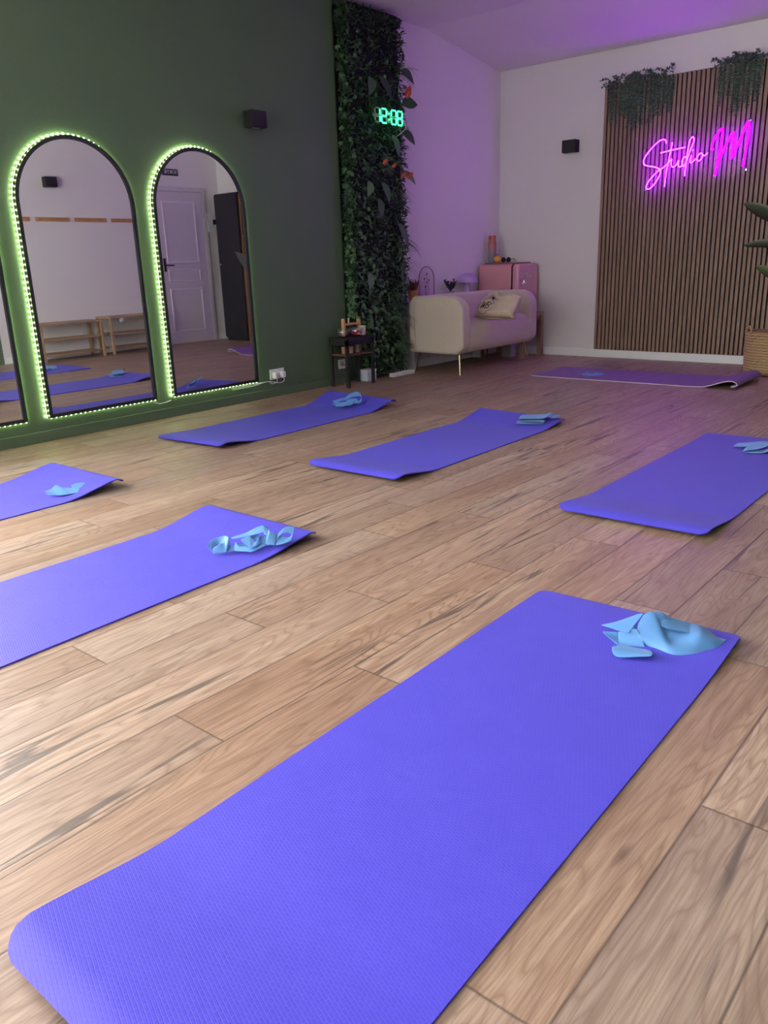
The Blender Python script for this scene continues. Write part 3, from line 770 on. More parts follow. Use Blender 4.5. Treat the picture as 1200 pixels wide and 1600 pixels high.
# ------------------------------------------------------------------ LED wall clock
def clock():
    X = -4.545
    ya, yb_ = hit(583, 180, 0, X).y, hit(629, 183, 0, X).y
    zc = hit(606, 182, 0, X).z; H = .125; W4 = yb_-ya
    r = thing('wall_clock', (X, (ya+yb_)/2, zc-H/2), 'digital wall clock showing green 12:08 hanging on the greenery column', 'clock')
    ON = emitter('green_digit_light', (.04, 1, .28, 1), 4.5); OFF = mat('unlit_grey_segment', '#9aa09c', .5)
    cells = [.045, .262, .59, .80]; dw = .165
    SEG = {'a': ((0, 1), (1, 1)), 'b': ((1, 1), (1, .5)), 'c': ((1, .5), (1, 0)), 'd': ((0, 0), (1, 0)), 'e': ((0, 0), (0, .5)), 'f': ((0, .5), (0, 1)), 'g': ((0, .5), (1, .5))}
    for ch, c0 in zip('1208', cells):
        lit = {'1': 'bc', '2': 'abged', '0': 'abcdef', '8': 'abcdefg'}[ch]
        bo, bf = MB(), MB()
        for k, (p, q) in SEG.items():
            P_, Q_ = [Vector((X, ya + W4*(c0+.02+a*dw), zc + (b_-.5)*(H-.022))) for a, b_ in (p, q)]
            d = (Q_-P_).normalized()*.007
            (bo if k in lit else bf).tube([P_+d, Q_-d], .006, 8)
        o = bo.build('lit_digit', ON, r, smooth=True)
        if bf.v: bf.build('unlit_segments', OFF, r, smooth=True)
    for dz in (.022, -.022):
        b = MB(); b.ball((X, ya+W4*.535, zc+dz), .007, 10, 6); b.build('colon_dot', ON, r, smooth=True)
    b = MB(); b.box((X-.014, ya+W4*.02, zc-.012), (X-.009, yb_-W4*.02, zc+.012)); b.box((X-.016, ya+W4*.49, zc-.045), (X-.009, ya+W4*.58, zc+.045))
    b.build('carrier_bar', OFF, r, bevel=.002)
    b = MB(); b.tube(crom([(X-.012, yb_, zc-.01), (X-.005, yb_+.03, zc-.03), (X-.01, yb_+.045, zc-.07), (-4.66, yb_+.05, zc-.12)], 6), .003, 6); b.build('cable', WPLAST, r, smooth=True)
    b = MB(); b.tube([(X-.012, (ya+yb_)/2, zc), (-4.66, (ya+yb_)/2, zc)], .008, 8); b.build('mount', BLACK, r)
clock()

# ------------------------------------------------------------------ wall sockets
def socket(y0, y1, z0, z1, label, plugs):
    r = thing('wall_socket', (XW, (y0+y1)/2, z0), label, 'socket', 'white wall sockets')
    MB().box((XW, y0, z0), (XW+.010, y1, z1)).build('cover_plate', WPLAST, r, bevel=.003)
    n = 2 if y1-y0 > .11 else 1
    for k in range(n):
        c_ = y0+(y1-y0)*(k+.5)/n; zc = (z0+z1)/2
        b = MB(); b.lathe([(.0, 0), (.021, 0), (.021, .002), (.017, .002), (.015, -.001), (0, -.001)], (0, 0, 0), 20)
        b.v = [(XW+.0105+z, c_+y, zc+x) for x, y, z in b.v]; b.build('socket_well', mat('socket_grey', '#b9bcc4', .4), r, smooth=True, auto=.6)
        if plugs: 
            b = MB(); b.box((XW+.011, c_-.018, zc-.030), (XW+.052, c_+.018, zc+.018)); b.build('plug', WPLAST, r, bevel=.006)
            b = MB(); e = (XW+.04, c_, zc-.028)
            b.tube(crom([e, (XW+.042, c_, zc-.055), (XW+.03, c_-.04, zc-.067), (XW+.022, 4.20, .128), (XW+.022, 4.05, .125 - .01*k), (XW+.020, 3.85, .120 - .008*k)], 8), .0028, 6); b.build('cable', WPLAST, r, smooth=True)
socket(4.243, 4.392, .135, .214, 'white double wall socket with two plugs beside the right mirror', True)
socket(5.03, 5.11, .125, .205, 'white single wall socket under the small black side table', False)
b = MB(); b.tube(crom([(XW+.018, 3.30, .118), (XW+.03, 3.24, .112), (XW+.028, 3.19, .112), (XW+.022, 3.15, .13)], 8), .003, 6)
tag(b.build('light_cable', WPLAST, smooth=True), 'short white cable joining the light strips between the two mirrors', 'cable')

# ------------------------------------------------------------------ small black side table and its things
TX0, TX1, TY0, TY1, TZ = -4.705, -4.505, 4.885, 5.225, .405
DKW = wood('dark_brown_shelf', '#4a342b', '#6b4a3c', 1, .5)
r = thing('side_table', ((TX0+TX1)/2, (TY0+TY1)/2, 0), 'small black side table with a brown lower shelf against the green wall', 'side table')
for lx in (TX0, TX1-.024):
    for ly in (TY0, TY1-.024): MB().box((lx, ly, 0), (lx+.024, ly+.024, TZ-.018)).build('leg', BLACK, r, bevel=.002)
MB().box((TX0, TY0, TZ-.02), (TX1, TY1, TZ)).build('table_top', BLACK, r, bevel=.003)
b = MB(); b.box((TX0, TY0, TZ-.06), (TX1, TY0+.014, TZ-.019)); b.box((TX0, TY1-.014, TZ-.06), (TX1, TY1, TZ-.019)); b.box((TX1-.014, TY0, TZ-.06), (TX1, TY1, TZ-.019)); b.build('apron', BLACK, r)
MB().box((TX0+.004, TY0+.004, .255), (TX1-.004, TY1-.004, .272)).build('shelf', DKW, r, bevel=.002)
GLASS = clearmat('bowl_glass', (.96, .985, .98, 1), .06, .6)
def bowl(c, rt, h, label):
    b = MB(); b.lathe([(0, .003), (rt*.62, .004), (rt*.85, h*.4), (rt, h), (rt*.96, h), (rt*.8, h*.42), (rt*.58, .010), (0, .009)], c, 26)
    return tag(b.build('glass_bowl', GLASS, smooth=True), label, 'bowl', 'glass bowls on the black side table')
bowl((-4.575, 4.93, TZ), .062, .065, 'empty clear glass bowl on the left of the black side table')
bc = (-4.55, 5.06, TZ); bowl(bc, .058, .075, 'clear glass bowl filled with red and white sweets on the black side table')
RED1, WH1 = mat('red_sweet', '#c8423f', .35), mat('white_sweet', '#e6ddd8', .4)
rd = random.Random(3)
for k in range(16):
    a = k*2.4; rr = .011 + .026*((k % 5)/4); zz = TZ+.021+.012*(k//6)
    b = MB(); b.ball((0, 0, 0), (.013, .010, .009), 10, 6)
    o = b.build('wrapped_sweet', RED1 if k % 3 else WH1, smooth=True, local=True)
    o.location = (bc[0]+rr*math.cos(a), bc[1]+rr*math.sin(a), zz); o.rotation_euler = (rd.uniform(-.4, .4), rd.uniform(-.4, .4), a)
    tag(o, ('red' if k % 3 else 'white') + ' wrapped sweet in the glass bowl on the black side table', 'sweet', ('red' if k % 3 else 'white') + ' sweets in the bowl')
LW = wood('light_beech', '#b98a55', '#d0a56e', 2, .5)
r = thing('wooden_stand', (-4.64, 5.10, TZ), 'small light wooden stand with two posts and a crossbar on the black side table', 'stand')
for ly in (5.0, 5.19): 
    b = MB(); b.prism([(ly-.012, TZ), (ly+.012, TZ), (ly+.012, TZ+.135)] + [(ly+.012*math.cos(PI*k/8), TZ+.135+.010*math.sin(PI*k/8)) for k in range(1, 8)] + [(ly-.012, TZ+.135)], 0, -4.654, -4.626); b.build('post', LW, r, bevel=.003)
MB().box((-4.655, 5.005, TZ+.088), (-4.625, 5.185, TZ+.105)).build('crossbar', LW, r, bevel=.003)
b = MB(); b.lathe([(.007, 0), (.007, .042), (.0, .043)], (-4.64, 5.065, TZ+.1045), 12); tag(b.build('candle', mat('ivory_wax', '#d8d2bd', .5), smooth=True, auto=.7), 'thin ivory candle on the crossbar of the small wooden stand', 'candle')
b = MB(); b.lathe([(.0, 0), (.030, 0), (.034, .075), (.031, .075), (.027, .006), (0, .006)], (-4.60, 5.185, TZ), 22); tag(b.build('cup', mat('cream_ceramic', '#cfc4b8', .4), smooth=True, auto=.8), 'cream ceramic cup at the right of the black side table', 'cup')
b = MB(); b.lathe([(.0, 0), (.028, 0), (.036, .03), (.034, .065), (.028, .065), (.026, .01), (0, .01)], (-4.66, 5.11, TZ), 22); tag(b.build('dark_jar', mat('dark_ceramic', '#2a2224', .3), smooth=True, auto=.8), 'dark ceramic jar behind the bowl of sweets', 'jar')
for i, (yy, xx, cc, hh) in enumerate(((4.955, -4.60, '#a77f62', .055), (5.01, -4.575, '#b08a5f', .055), (5.085, -4.575, '#8a8580', .075), (5.135, -4.60, '#9a7a55', .075))):
    b = MB(); b.lathe([(0, 0), (.022, 0), (.025, hh), (.022, hh), (.02, .006), (0, .006)], (xx, yy, .272), 18)
    tag(b.build('small_cup', mat('cup_colour', cc, .5), smooth=True, auto=.8), ('reddish wooden cup at the left end of the side table shelf', 'tan wooden cup with pale rim on the side table shelf', 'grey cup behind the front leg on the side table shelf', 'brown wooden cup at the right of the side table shelf')[i], 'cup', 'cups on the side table shelf')
b = MB(); b.ball((-4.68, 5.07, .155), .016, 14, 8); b.tube([(XW+.011, 5.07, .16), (-4.69, 5.07, .156)], .006, 8)
tag(b.build('night_light', mat('amber_plastic', '#a58a4c', .4), smooth=True), 'small amber wall light behind the black side table legs', 'night light')
r = thing('storage_box', (-4.655, 5.30, 0), 'white box on the floor below the black side table', 'box')
MB().box((-4.715, 5.25, 0), (-4.615, 5.37, .085)).build('box_body', mat('pale_blue_white_card', '#c9d3e6', .5), r, bevel=.003)
MB().box((-4.718, 5.247, .078), (-4.612, 5.373, .098)).build('lid', mat('white_card', '#dfe4ee', .5), r, bevel=.003)

# ------------------------------------------------------------------ sofa
FAB = mat('cream_boucle_fabric', '#c8bbae', .9, vary=.07, scale=40, bump=.002, bscale=180, sheen=.3)
def sofa():
    r = thing('loveseat', (-4.35, 6.53, 0), 'small cream upholstered loveseat with rounded arms and thin metal legs', 'sofa')
    ya, yb_ = 5.885, 7.185; zt, zb = .682, .185
    def arm(y0, y1):
        b = MB(); R = .15; pts = []
        xb, xf = -4.60, -4.055
        pts = [(xb+.02, zb), (xf-.06, zb-.005)] + [(xf-.06+.06*math.sin(PI/2*k/5), zb+.02+.07*(1-math.cos(PI/2*k/5))) for k in range(1, 6)]
        pts += [(xf-R+R*math.cos(PI/2*k/8), zt-R+R*math.sin(PI/2*k/8)) for k in range(9)] + [(xb+.04, zt), (xb, zt-.04), (xb+.002, zb+.2)]
        b.prism(pts, 1, y0, y1); return b.build('arm', FAB, r, bevel=.038, bseg=5)
    arm(ya, ya+.135); arm(yb_-.135, yb_)
    b = MB(); b.prism([(-4.655, zb), (-4.47, zb), (-4.44, .45), (-4.455, zt-.03), (-4.48, zt), (-4.60, zt), (-4.655, zt-.06)], 1, ya+.01, yb_-.01)
    b.build('backrest', FAB, r, bevel=.03, bseg=4)
    b = MB(); b.prism([(-4.50, zb+.005), (-4.115, zb+.0), (-4.075, zb+.03), (-4.052, zb+.10), (-4.055, .36), (-4.085, .43), (-4.14, .458), (-4.25, .468), (-4.50, .45)], 1, ya+.12, yb_-.12)
    b.build('seat', FAB, r, bevel=.03, bseg=4)
    for (tx, ty), (bx_, by) in (((-4.14, 5.96), (-4.102, 5.915)), ((-4.585, 5.99), (-4.655, 5.99)), ((-4.15, 7.08), (-4.115, 7.125)), ((-4.57, 7.08), (-4.60, 7.12))):
        b = MB(); b.tube([(tx, ty, zb+.02), (bx_, by, 0)], [.011, .006], 10); b.build('leg', BRASS, r, smooth=True, auto=.8)
sofa()

# tote bag
def tote():
    CAN = mat('natural_canvas', '#cbb9a4', .9, vary=.05, scale=20, bump=.0008, bscale=400)
    INK = mat('black_print', '#1b1718', .8)
    p0, p1 = hit(743, 497, 2, .468), hit(803, 499, 2, .468)
    U = Vector((p1.x-p0.x, p1.y-p0.y, 0)); wd = U.length; U.normalize()
    Nn = Vector((U.y, -U.x, 0));  Nn = Nn if Nn.dot(-p0) > 0 else -Nn
    base = Vector((p0.x, p0.y, .47)); up = Vector((0, 0, 1)) - Nn*.75; up.normalize(); nf = up.cross(U); nf = nf if nf.dot(Nn) > 0 else -nf
    H = .235
    r = thing('tote_bag', base + U*wd/2, 'slouching cream canvas tote bag with black circled WB print on the loveseat', 'bag')
    def S(u, v, side=1):
        x_ = .5+(u-.5)*(1-.06*v)
        top = H*(1 - .10*math.sin(u*7.0) - .28*math.exp(-((u-.44)/.10)**2))
        e = min(1, max(0, v)/.12)**.5*max(0, (1-(2*u-1)**6))**.5*max(0, (1-(max(0, v)*1.0)**5))**.5
        th = .065*e*(1-.35*v) + .012*mnoise.noise(Vector((u*5, v*4, 2.0)))*e
        wr = .010*math.sin(u*26 + v*9)*max(0, u-.72)*3*e
        return base + U*(x_*wd) + up*(v*top) + nf*(side*(th+wr) + .012)
    b = MB(); b.grid(lambda u, v: S(u, v, 1), 36, 24); b.grid(lambda u, v: S(u, v, -1), 36, 24)
    b.build('canvas_body', CAN, r, smooth=True, solid=.003)
    # folded over handle
    for pts in ([(.14, .86, .03), (.26, 1.04, .05), (.40, .95, .075), (.50, .74, .08), (.62, .72, .07), (.78, .92, .05)], [(.10, .92, -.02), (.30, 1.10, -.01), (.55, .98, .01), (.72, .98, .0)]):
        b = MB(); L_ = []
        for u, v, o in pts: L_.append(base + U*(u*wd) + up*(v*H) + nf*o)
        c_ = crom(L_, 8); vs = []
        for i, q in enumerate(c_):
            t = (c_[min(i+1, len(c_)-1)] - c_[max(i-1, 0)]).normalized(); s_ = t.cross(nf).normalized()
            vs += [q - s_*.013 + nf*.004, q + s_*.013]
        b.add(vs, [(2*i, 2*i+1, 2*i+3, 2*i+2) for i in range(len(c_)-1)]); b.build('strap', CAN, r, smooth=True, solid=.004)
    b = MB()
    def ln(pts, rad, closed=False):
        c_ = crom([(u, v, 0) for u, v in pts], 6) if len(pts) > 2 else [Vector((*pts[0], 0)), Vector((*pts[1], 0))]
        if len(pts) == 2: c_ = [c_[0].lerp(c_[1], k/5) for k in range(6)]
        b.tube([S(q.x, q.y, 1) + nf*.003 for q in c_], rad, 5)
    cu, cv, ru = .26, .47, .205; rv = ru*wd/H*1.12
    for a0, a1 in ((.12, .80), (.90, 1.95)):
        ln([(cu+ru*math.cos(PI*(a0+(a1-a0)*k/14)), cv+rv*math.sin(PI*(a0+(a1-a0)*k/14))) for k in range(15)], .0016)
    b.build('printed_ring', INK, r)
    def T_(x, y): return (cu + (x + .22*y)*.115, cv + y*.24*wd/H*.5)
    b = MB()
    for st in ([(-1.0, .8), (-.85, -.8)], [(-.85, -.8), (-.45, .5)], [(-.45, .5), (-.35, -.8)], [(-.35, -.8), (.15, .8)]):
        ln([T_(*q) for q in st], .0036)
    b.build('letter_w', INK, r)
    b = MB()
    ln([T_(.28, .8), T_(.22, -.8)], .0034)
    ln([T_(.28, .8), T_(.8, .75), T_(.85, .35), T_(.62, .08), T_(.26, .02)], .0034); ln([T_(.26, .02), T_(.8, -.05), T_(.95, -.4), T_(.7, -.78), T_(.22, -.8)], .0034)
    b.build('letter_b', INK, r)
    b = MB(); q = S(.36, .93, 1); b.ball(q + nf*.02, (.013, .013, .013), 12, 8); b.build('snap_button', mat('dark_red_snap', '#3a1f22', .4), r, smooth=True)
tote()

# ------------------------------------------------------------------ bench with the pink fridge
OAKL = wood('pale_oak', '#8f7560', '#a88c74', 2, .5)
r = thing('wooden_bench', (-4.49, 7.42, 0), 'low brown wooden bench in the corner carrying the pink fridge', 'bench')
MB().box((-4.77, 7.205, .405), (-4.225, 7.62, .44)).build('bench_top', OAKL, r, bevel=.003)
for lx in (-4.77, -4.275):
    for ly in (7.205, 7.57): MB().box((lx, ly, 0), (lx+.05, ly+.05, .405)).build('leg', OAKL, r, bevel=.002)
b = MB(); b.box((-4.72, 7.215, .36), (-4.275, 7.24, .405)); b.box((-4.26, 7.255, .36), (-4.24, 7.57, .405)); b.build('apron', OAKL, r)
r = thing('storage_bin', (-4.46, 7.30, 0), 'pale grey bin standing under the wooden bench behind the loveseat', 'bin')
b = MB(); b.box((-4.51, 7.26, 0), (-4.40, 7.36, .17)); b.build('bin_body', mat('pale_grey_bin', '#aaa6a6', .6), r, bevel=.006); MB().box((-4.515, 7.255, .165), (-4.395, 7.365, .18)).build('rim', mat('bin_rim', '#bcb8b8', .6), r, bevel=.003)
def fridge():
    PK = mat('pink_enamel', '#cb8f98', .28, vary=.02, coat=.3); PK2 = mat('pink_enamel_door', '#c990a0', .25, vary=.02, coat=.3)
    x0, xm, x1, y0, y1, z0, z1 = -4.765, -4.375, -4.295, 7.215, 7.60, .455, .925
    r = thing('mini_fridge', ((x0+x1)/2, (y0+y1)/2, .44), 'small rounded pink retro fridge with chrome handle in the corner', 'fridge')
    def rr(R):
        p = []
        for cx, cz, a0 in ((y1-R, z1-R, 0), (y0+R, z1-R, 90), (y0+R, z0+R, 180), (y1-R, z0+R, 270)):
            p += [(cx+R*math.cos(math.radians(a0+15*k)), cz+R*math.sin(math.radians(a0+15*k))) for k in range(7)]
        return p
    MB().prism(rr(.04), 0, x0, xm-.006).build('fridge_body', PK, r, bevel=.012, bseg=3)
    MB().prism(rr(.045), 0, xm-.006, xm+.004).build('door_gasket', mat('dark_gasket', '#4a2a33', .7), r)
    MB().prism(rr(.038), 0, xm+.002, x1).build('door', PK2, r, bevel=.022, bseg=4)
    b = MB(); hp = hit(816, 442, 0, x1+.012)
    b.tube(crom([(x1+.004, hp.y-.012, hp.z-.02), (x1+.03, hp.y-.012, hp.z-.014), (x1+.034, hp.y-.010, hp.z+.02), (x1+.004, hp.y-.010, hp.z+.024)], 6), .009, 8)
    b.build('handle', CHROME, r, smooth=True)
    b = MB(); b.box((x1-.002, hp.y-.005, hp.z-.008), (x1+.012, hp.y+.075, hp.z+.006)); b.build('handle_plate', CHROME, r, bevel=.004)
    cu = bpy.data.curves.new('brand_letters', 'FONT'); cu.body = 'SMEG'; cu.size = .062; cu.extrude = .003; cu.space_character = 1.55; cu.align_x = 'CENTER'
    to = bpy.data.objects.new('tmp', cu); C.objects.link(to); dg = bpy.context.evaluated_depsgraph_get(); me = bpy.data.meshes.new_from_object(to.evaluated_get(dg)); bpy.data.objects.remove(to)
    me.transform(Matrix.Translation(Vector((x1+.002, hp.y+.085, hp.z+.052)) - r.location) @ Matrix(((0, 0, 1, 0), (1, 0, 0, 0), (0, 1, 0, 0), (0, 0, 0, 1))))
    me.materials.clear(); me.materials.append(CHROME); o = bpy.data.objects.new('brand_letters', me); C.objects.link(o); o.parent = r; o['label'] = 'raised chrome brand letters'
    for fx in (x0+.05, xm-.06):
        for fy in (y0+.06, y1-.06): MB().tube([(fx, fy, .44), (fx, fy, .458)], .014, 10).build('foot', BLACK, r)
fridge()
ZT = .926
r = MB().box((-4.74, 7.29, ZT), (-4.32, 7.50, ZT+.014)); tag(r.build('serving_board', wood('rosy_wood_board', '#7d5050', '#94625f', 0, .5), bevel=.005), 'thin reddish board lying on top of the pink fridge', 'board')
ZT += .014
def gradmat(name, stops):
    m = bpy.data.materials.new(name); t = NT(m); tc = t.n('ShaderNodeTexCoord'); sp = t.n('ShaderNodeSeparateXYZ', {0: tc.outputs['Object']})
    col = t.ramp(t.math('MULTIPLY', sp.outputs[2], 1/.25), [(p, lin(c_)) for p, c_ in stops])
    t.out(t.n('ShaderNodeBsdfPrincipled', {'Base Color': col, 'Roughness': .35})); return m
bp_ = hit(769, 409, 1, 7.39)
r = thing('water_bottle', (bp_.x, 7.39, ZT), 'tall orange to blue ombre bottle standing on the pink fridge', 'bottle')
b = MB(); b.lathe([(0, 0), (.038, 0), (.042, .012), (.042, .185), (.040, .21), (.034, .222), (.034, .228), (0, .228)], (0, 0, 0), 28); b.build('bottle_body', gradmat('orange_blue_ombre', [(.0, '#6d8390'), (.3, '#857f86'), (.55, '#a97a70'), (.8, '#a9655a')]), r, smooth=True, auto=.9, local=True)
b = MB(); b.lathe([(0, .227), (.036, .227), (.037, .232), (.037, .262), (.034, .267), (0, .267)], (0, 0, 0), 28); b.build('bottle_cap', mat('terracotta_cap', '#a5483d', .4), r, smooth=True, auto=.7, local=True)
q = hit(777.5, 402, 1, 7.34)
r = thing('pear_ornament', (q.x, 7.34, ZT), 'round yellow pear shaped ornament beside the ombre bottle', 'ornament')
b = MB(); b.lathe([(0, 0), (.022, .002), (.040, .022), (.042, .038), (.034, .056), (.018, .066), (.010, .072), (0, .073)], (0, 0, 0), 22); b.build('fruit_body', mat('amber_yellow', '#c9973f', .45), r, smooth=True, local=True)
b = MB(); b.tube([(0, 0, .071), (.004, .002, .086)], .0025, 6); b.build('stalk', STEM, r, local=True)
q = hit(791, 408, 1, 7.36)
r = thing('sunglasses', (q.x, 7.36, ZT), 'dark sunglasses lying on the board on the pink fridge', 'sunglasses')
for sx in (-1, 1):
    b = MB(); b.lathe([(0, 0), (.024, 0), (.026, .004), (.024, .008), (0, .008)], (0, 0, 0), 18); b.v = [(sx*.03+x_, -z_, .026+y_) for x_, y_, z_ in b.v]; b.build('lens', mat('dark_lens', '#17161a', .15), r, smooth=True, auto=.7, local=True)
    b = MB(); b.tube([(sx*.056, 0, .034), (sx*.058, .06, .036), (sx*.054, .10, .012)], .0028, 6); b.build('temple', BLACK, r, local=True)
b = MB(); b.tube([(-.008, -.002, .03), (0, -.004, .034), (.008, -.002, .03)], .003, 6); b.build('bridge', BLACK, r, local=True)

# ------------------------------------------------------------------ narrow console behind the sofa and its ornaments
ZS = .62
WCON = mat('white_console_paint', '#b9b4b6', .5)
r = thing('console_shelf', (-4.735, 6.58, 0), 'narrow pale console shelf hidden behind the loveseat', 'shelf')
MB().box((-4.785, 5.99, ZS-.025), (-4.675, 7.17, ZS)).build('shelf_top', WCON, r, bevel=.003)
for ly in (6.0, 7.12): MB().box((-4.78, ly, 0), (-4.68, ly+.03, ZS-.025)).build('leg', WCON, r, bevel=.002)
# terracotta pot with brown red plant
r = thing('potted_succulent', (-4.725, 6.065, ZS), 'terracotta pot with a reddish succulent at the left end behind the loveseat', 'plant')
b = MB(); b.lathe([(0, 0), (.040, 0), (.048, .085), (.053, .085), (.053, .108), (.046, .108), (.042, .09), (0, .088)], (-4.725, 6.065, ZS), 22); b.build('pot', mat('terracotta', '#b3805f', .8, bump=.0005), r, smooth=True, auto=.6)
b = MB(); rd = random.Random(8); random.seed(8)
for k in range(40):
    a = k*2.4; leaf(b, (-4.725+.02*math.cos(a), 6.065+.02*math.sin(a), ZS+.09), (math.cos(a)*rd.uniform(.2, .7), math.sin(a)*rd.uniform(.2, .7), 1), (math.cos(a), math.sin(a), .2), rd.uniform(.06, .13), .022, .1, 4)
b.build('rosette_leaves', leafmat('reddish_leaves', '#4a2c2a', '#8a4a40'), r)
# arched wire ornament
def wire_arch():
    ROSE = mat('rose_metal', '#8f5560', .3, .8)
    X = -4.735; ya, yb_ = hit(654.5, 440, 0, X).y, hit(678, 440, 0, X).y; zt = hit(664, 416.5, 0, X).z
    r = thing('arch_ornament', (X, (ya+yb_)/2, ZS), 'thin rose metal arch ornament with tiny pressed flowers behind the loveseat', 'ornament')
    R = (yb_-ya)/2; c_ = (ya+yb_)/2
    pts = [(X, ya+.004, ZS+.012), (X, ya, ZS+.14)] + [(X, c_-R*math.cos(PI*k/20), zt-R+R*math.sin(PI*k/20)) for k in range(21)] + [(X, yb_, ZS+.14), (X, yb_-.004, ZS+.012)]
    b = MB(); b.tube(pts, .0038, 6); b.build('wire_frame', ROSE, r, smooth=True)
    b = MB(); b.prism([(p[1]*.97+c_*.03, p[2]*.985+ZS*.015) for p in pts], 0, X-.0015, X+.0015); b.build('clear_pane', clearmat('arch_glass', (.96, .94, .97, 1)), r)
    b = MB()
    for (fy, fz) in ((0, .245), (-.035, .205), (.03, .19), (.0, .17), (-.02, .13)):
        b.tube(crom([(X+.004, c_+fy*.3, ZS+.02), (X+.004, c_+fy*.9, ZS+fz*.6), (X+.004, c_+fy, ZS+fz)], 5), .0012, 5)
    b.build('flower_stems', ROSE, r)
    b = MB()
    for (fy, fz) in ((0, .245), (-.035, .205), (.03, .19), (.0, .17), (-.02, .13)): b.ball((X+.005, c_+fy, ZS+fz), (.004, .010, .010), 8, 6)
    b.build('pressed_flowers', mat('plum_petals', '#6d3a58', .7), r, smooth=True)
    MB().box((X-.03, ya-.01, ZS), (X+.03, yb_+.01, ZS+.014)).build('base', LW, r, bevel=.003)
wire_arch()
r = thing('potted_plant', (-4.73, 6.665, ZS), 'small dark leafy plant in a pot behind the middle of the loveseat', 'plant')
b = MB(); b.lathe([(0, 0), (.030, 0), (.038, .07), (.034, .07), (.03, .06), (0, .06)], (-4.73, 6.665, ZS), 20); b.build('pot', mat('lilac_pot', '#a592ad', .5), r, smooth=True, auto=.6)
b = MB(); random.seed(4); rd = random.Random(4)
for k in range(16):
    a = k*2.399; ln = rd.uniform(.06, .13); d = Vector((math.cos(a)*.5, math.sin(a)*.75, 1)).normalized()
    p = Vector((-4.73, 6.665, ZS+.06)); b.tube([p, p + d*ln], .0015, 4)
    for j in range(6):
        q = p + d*ln*(.35+.13*j); leaf(b, q, d + Vector((rd.uniform(-1, 1), rd.uniform(-1, 1), rd.uniform(-.4, .6))), (0, 0, 1), .035, .024, .2, 3)
b.build('foliage', LF_GREY, r)
LIL = mat('lilac_lamp', '#b79ad6', .45, vary=.02)
lc = (-4.725, 6.955, ZS)
r = thing('mushroom_lamp', lc, 'lilac mushroom shaped table lamp beside the pink fridge', 'lamp')
b = MB(); b.lathe([(0, 0), (.048, 0), (.048, .012), (.030, .03), (.024, .09), (.026, .15), (0, .15)], lc, 24); b.build('lamp_base', LIL, r, smooth=True, auto=.9)
b = MB(); b.lathe([(0, .148), (.08, .146), (.100, .140), (.104, .148)] + [(.104*math.cos(PI/2*k/8), .150+.082*math.sin(PI/2*k/8)) for k in range(1, 9)], lc, 30); b.build('lamp_shade', LIL, r, smooth=True)

# ------------------------------------------------------------------ hanging garlands on the panel
def garland(x0, x1, label, seed, long):
    rd = random.Random(seed); random.seed(seed)
    z = PZ1; y = YB-.045
    r = thing('hanging_garland', ((x0+x1)/2, YB-.03, z), label, 'hanging plant', 'artificial trailing plants on the slatted panel')
    b = MB(); v = MB()
    for k in range(34):                 # tuft along the top
        p = Vector((rd.uniform(x0, x1), rd.uniform(YB-.04, YB-.015), z)); d = Vector((rd.uniform(-1, 1), -.3, rd.uniform(.2, 1)))
        q = p
        for j in range(5):
            n_ = q + d.normalized()*.022; v.tube([q, n_], .0016, 4); q = n_; d = d + Vector((rd.uniform(-.3, .3), 0, -.25))
            for s in range(3): leaf(b, q, Vector((rd.uniform(-1, 1), rd.uniform(-.8, .2), rd.uniform(-.6, .6))), (0, -1, .3), .026, .012, .2, 2)
    for k in range(int(62*(x1-x0)/.45)):                 # trailing strands
        x = rd.uniform(x0, x1); ln = long*rd.uniform(.3, 1)*(1 - .5*abs((x-x0)/(x1-x0)-.45)); n = int(ln/.018)
        q = Vector((x, YB-.038, z)); pts = [q.copy()]
        for j in range(n):
            q = q + Vector((rd.uniform(-.004, .004), rd.uniform(-.0015, .0010), -.018)); q.y = min(q.y, YB-.037); pts.append(q.copy())
            for s in (-1, 1): leaf(b, q, Vector((s, rd.uniform(-.7, -.1), rd.uniform(-.9, -.1))), (0, -1, .2), rd.uniform(.018, .03), .012, .2, 2)
        v.tube(pts, .0013, 4)
    b.build('foliage', LF_GREY, r); v.build('vines', STEM, r)
garland(-3.60, -3.02, 'trailing artificial greenery hanging over the left corner of the slatted panel', 31, .42)
garland(-2.62, -2.28, 'trailing artificial greenery hanging over the panel above the neon letter M', 33, .42)
garland(-2.12, -1.70, 'trailing artificial greenery at the right frame edge on the slatted panel', 35, .42)

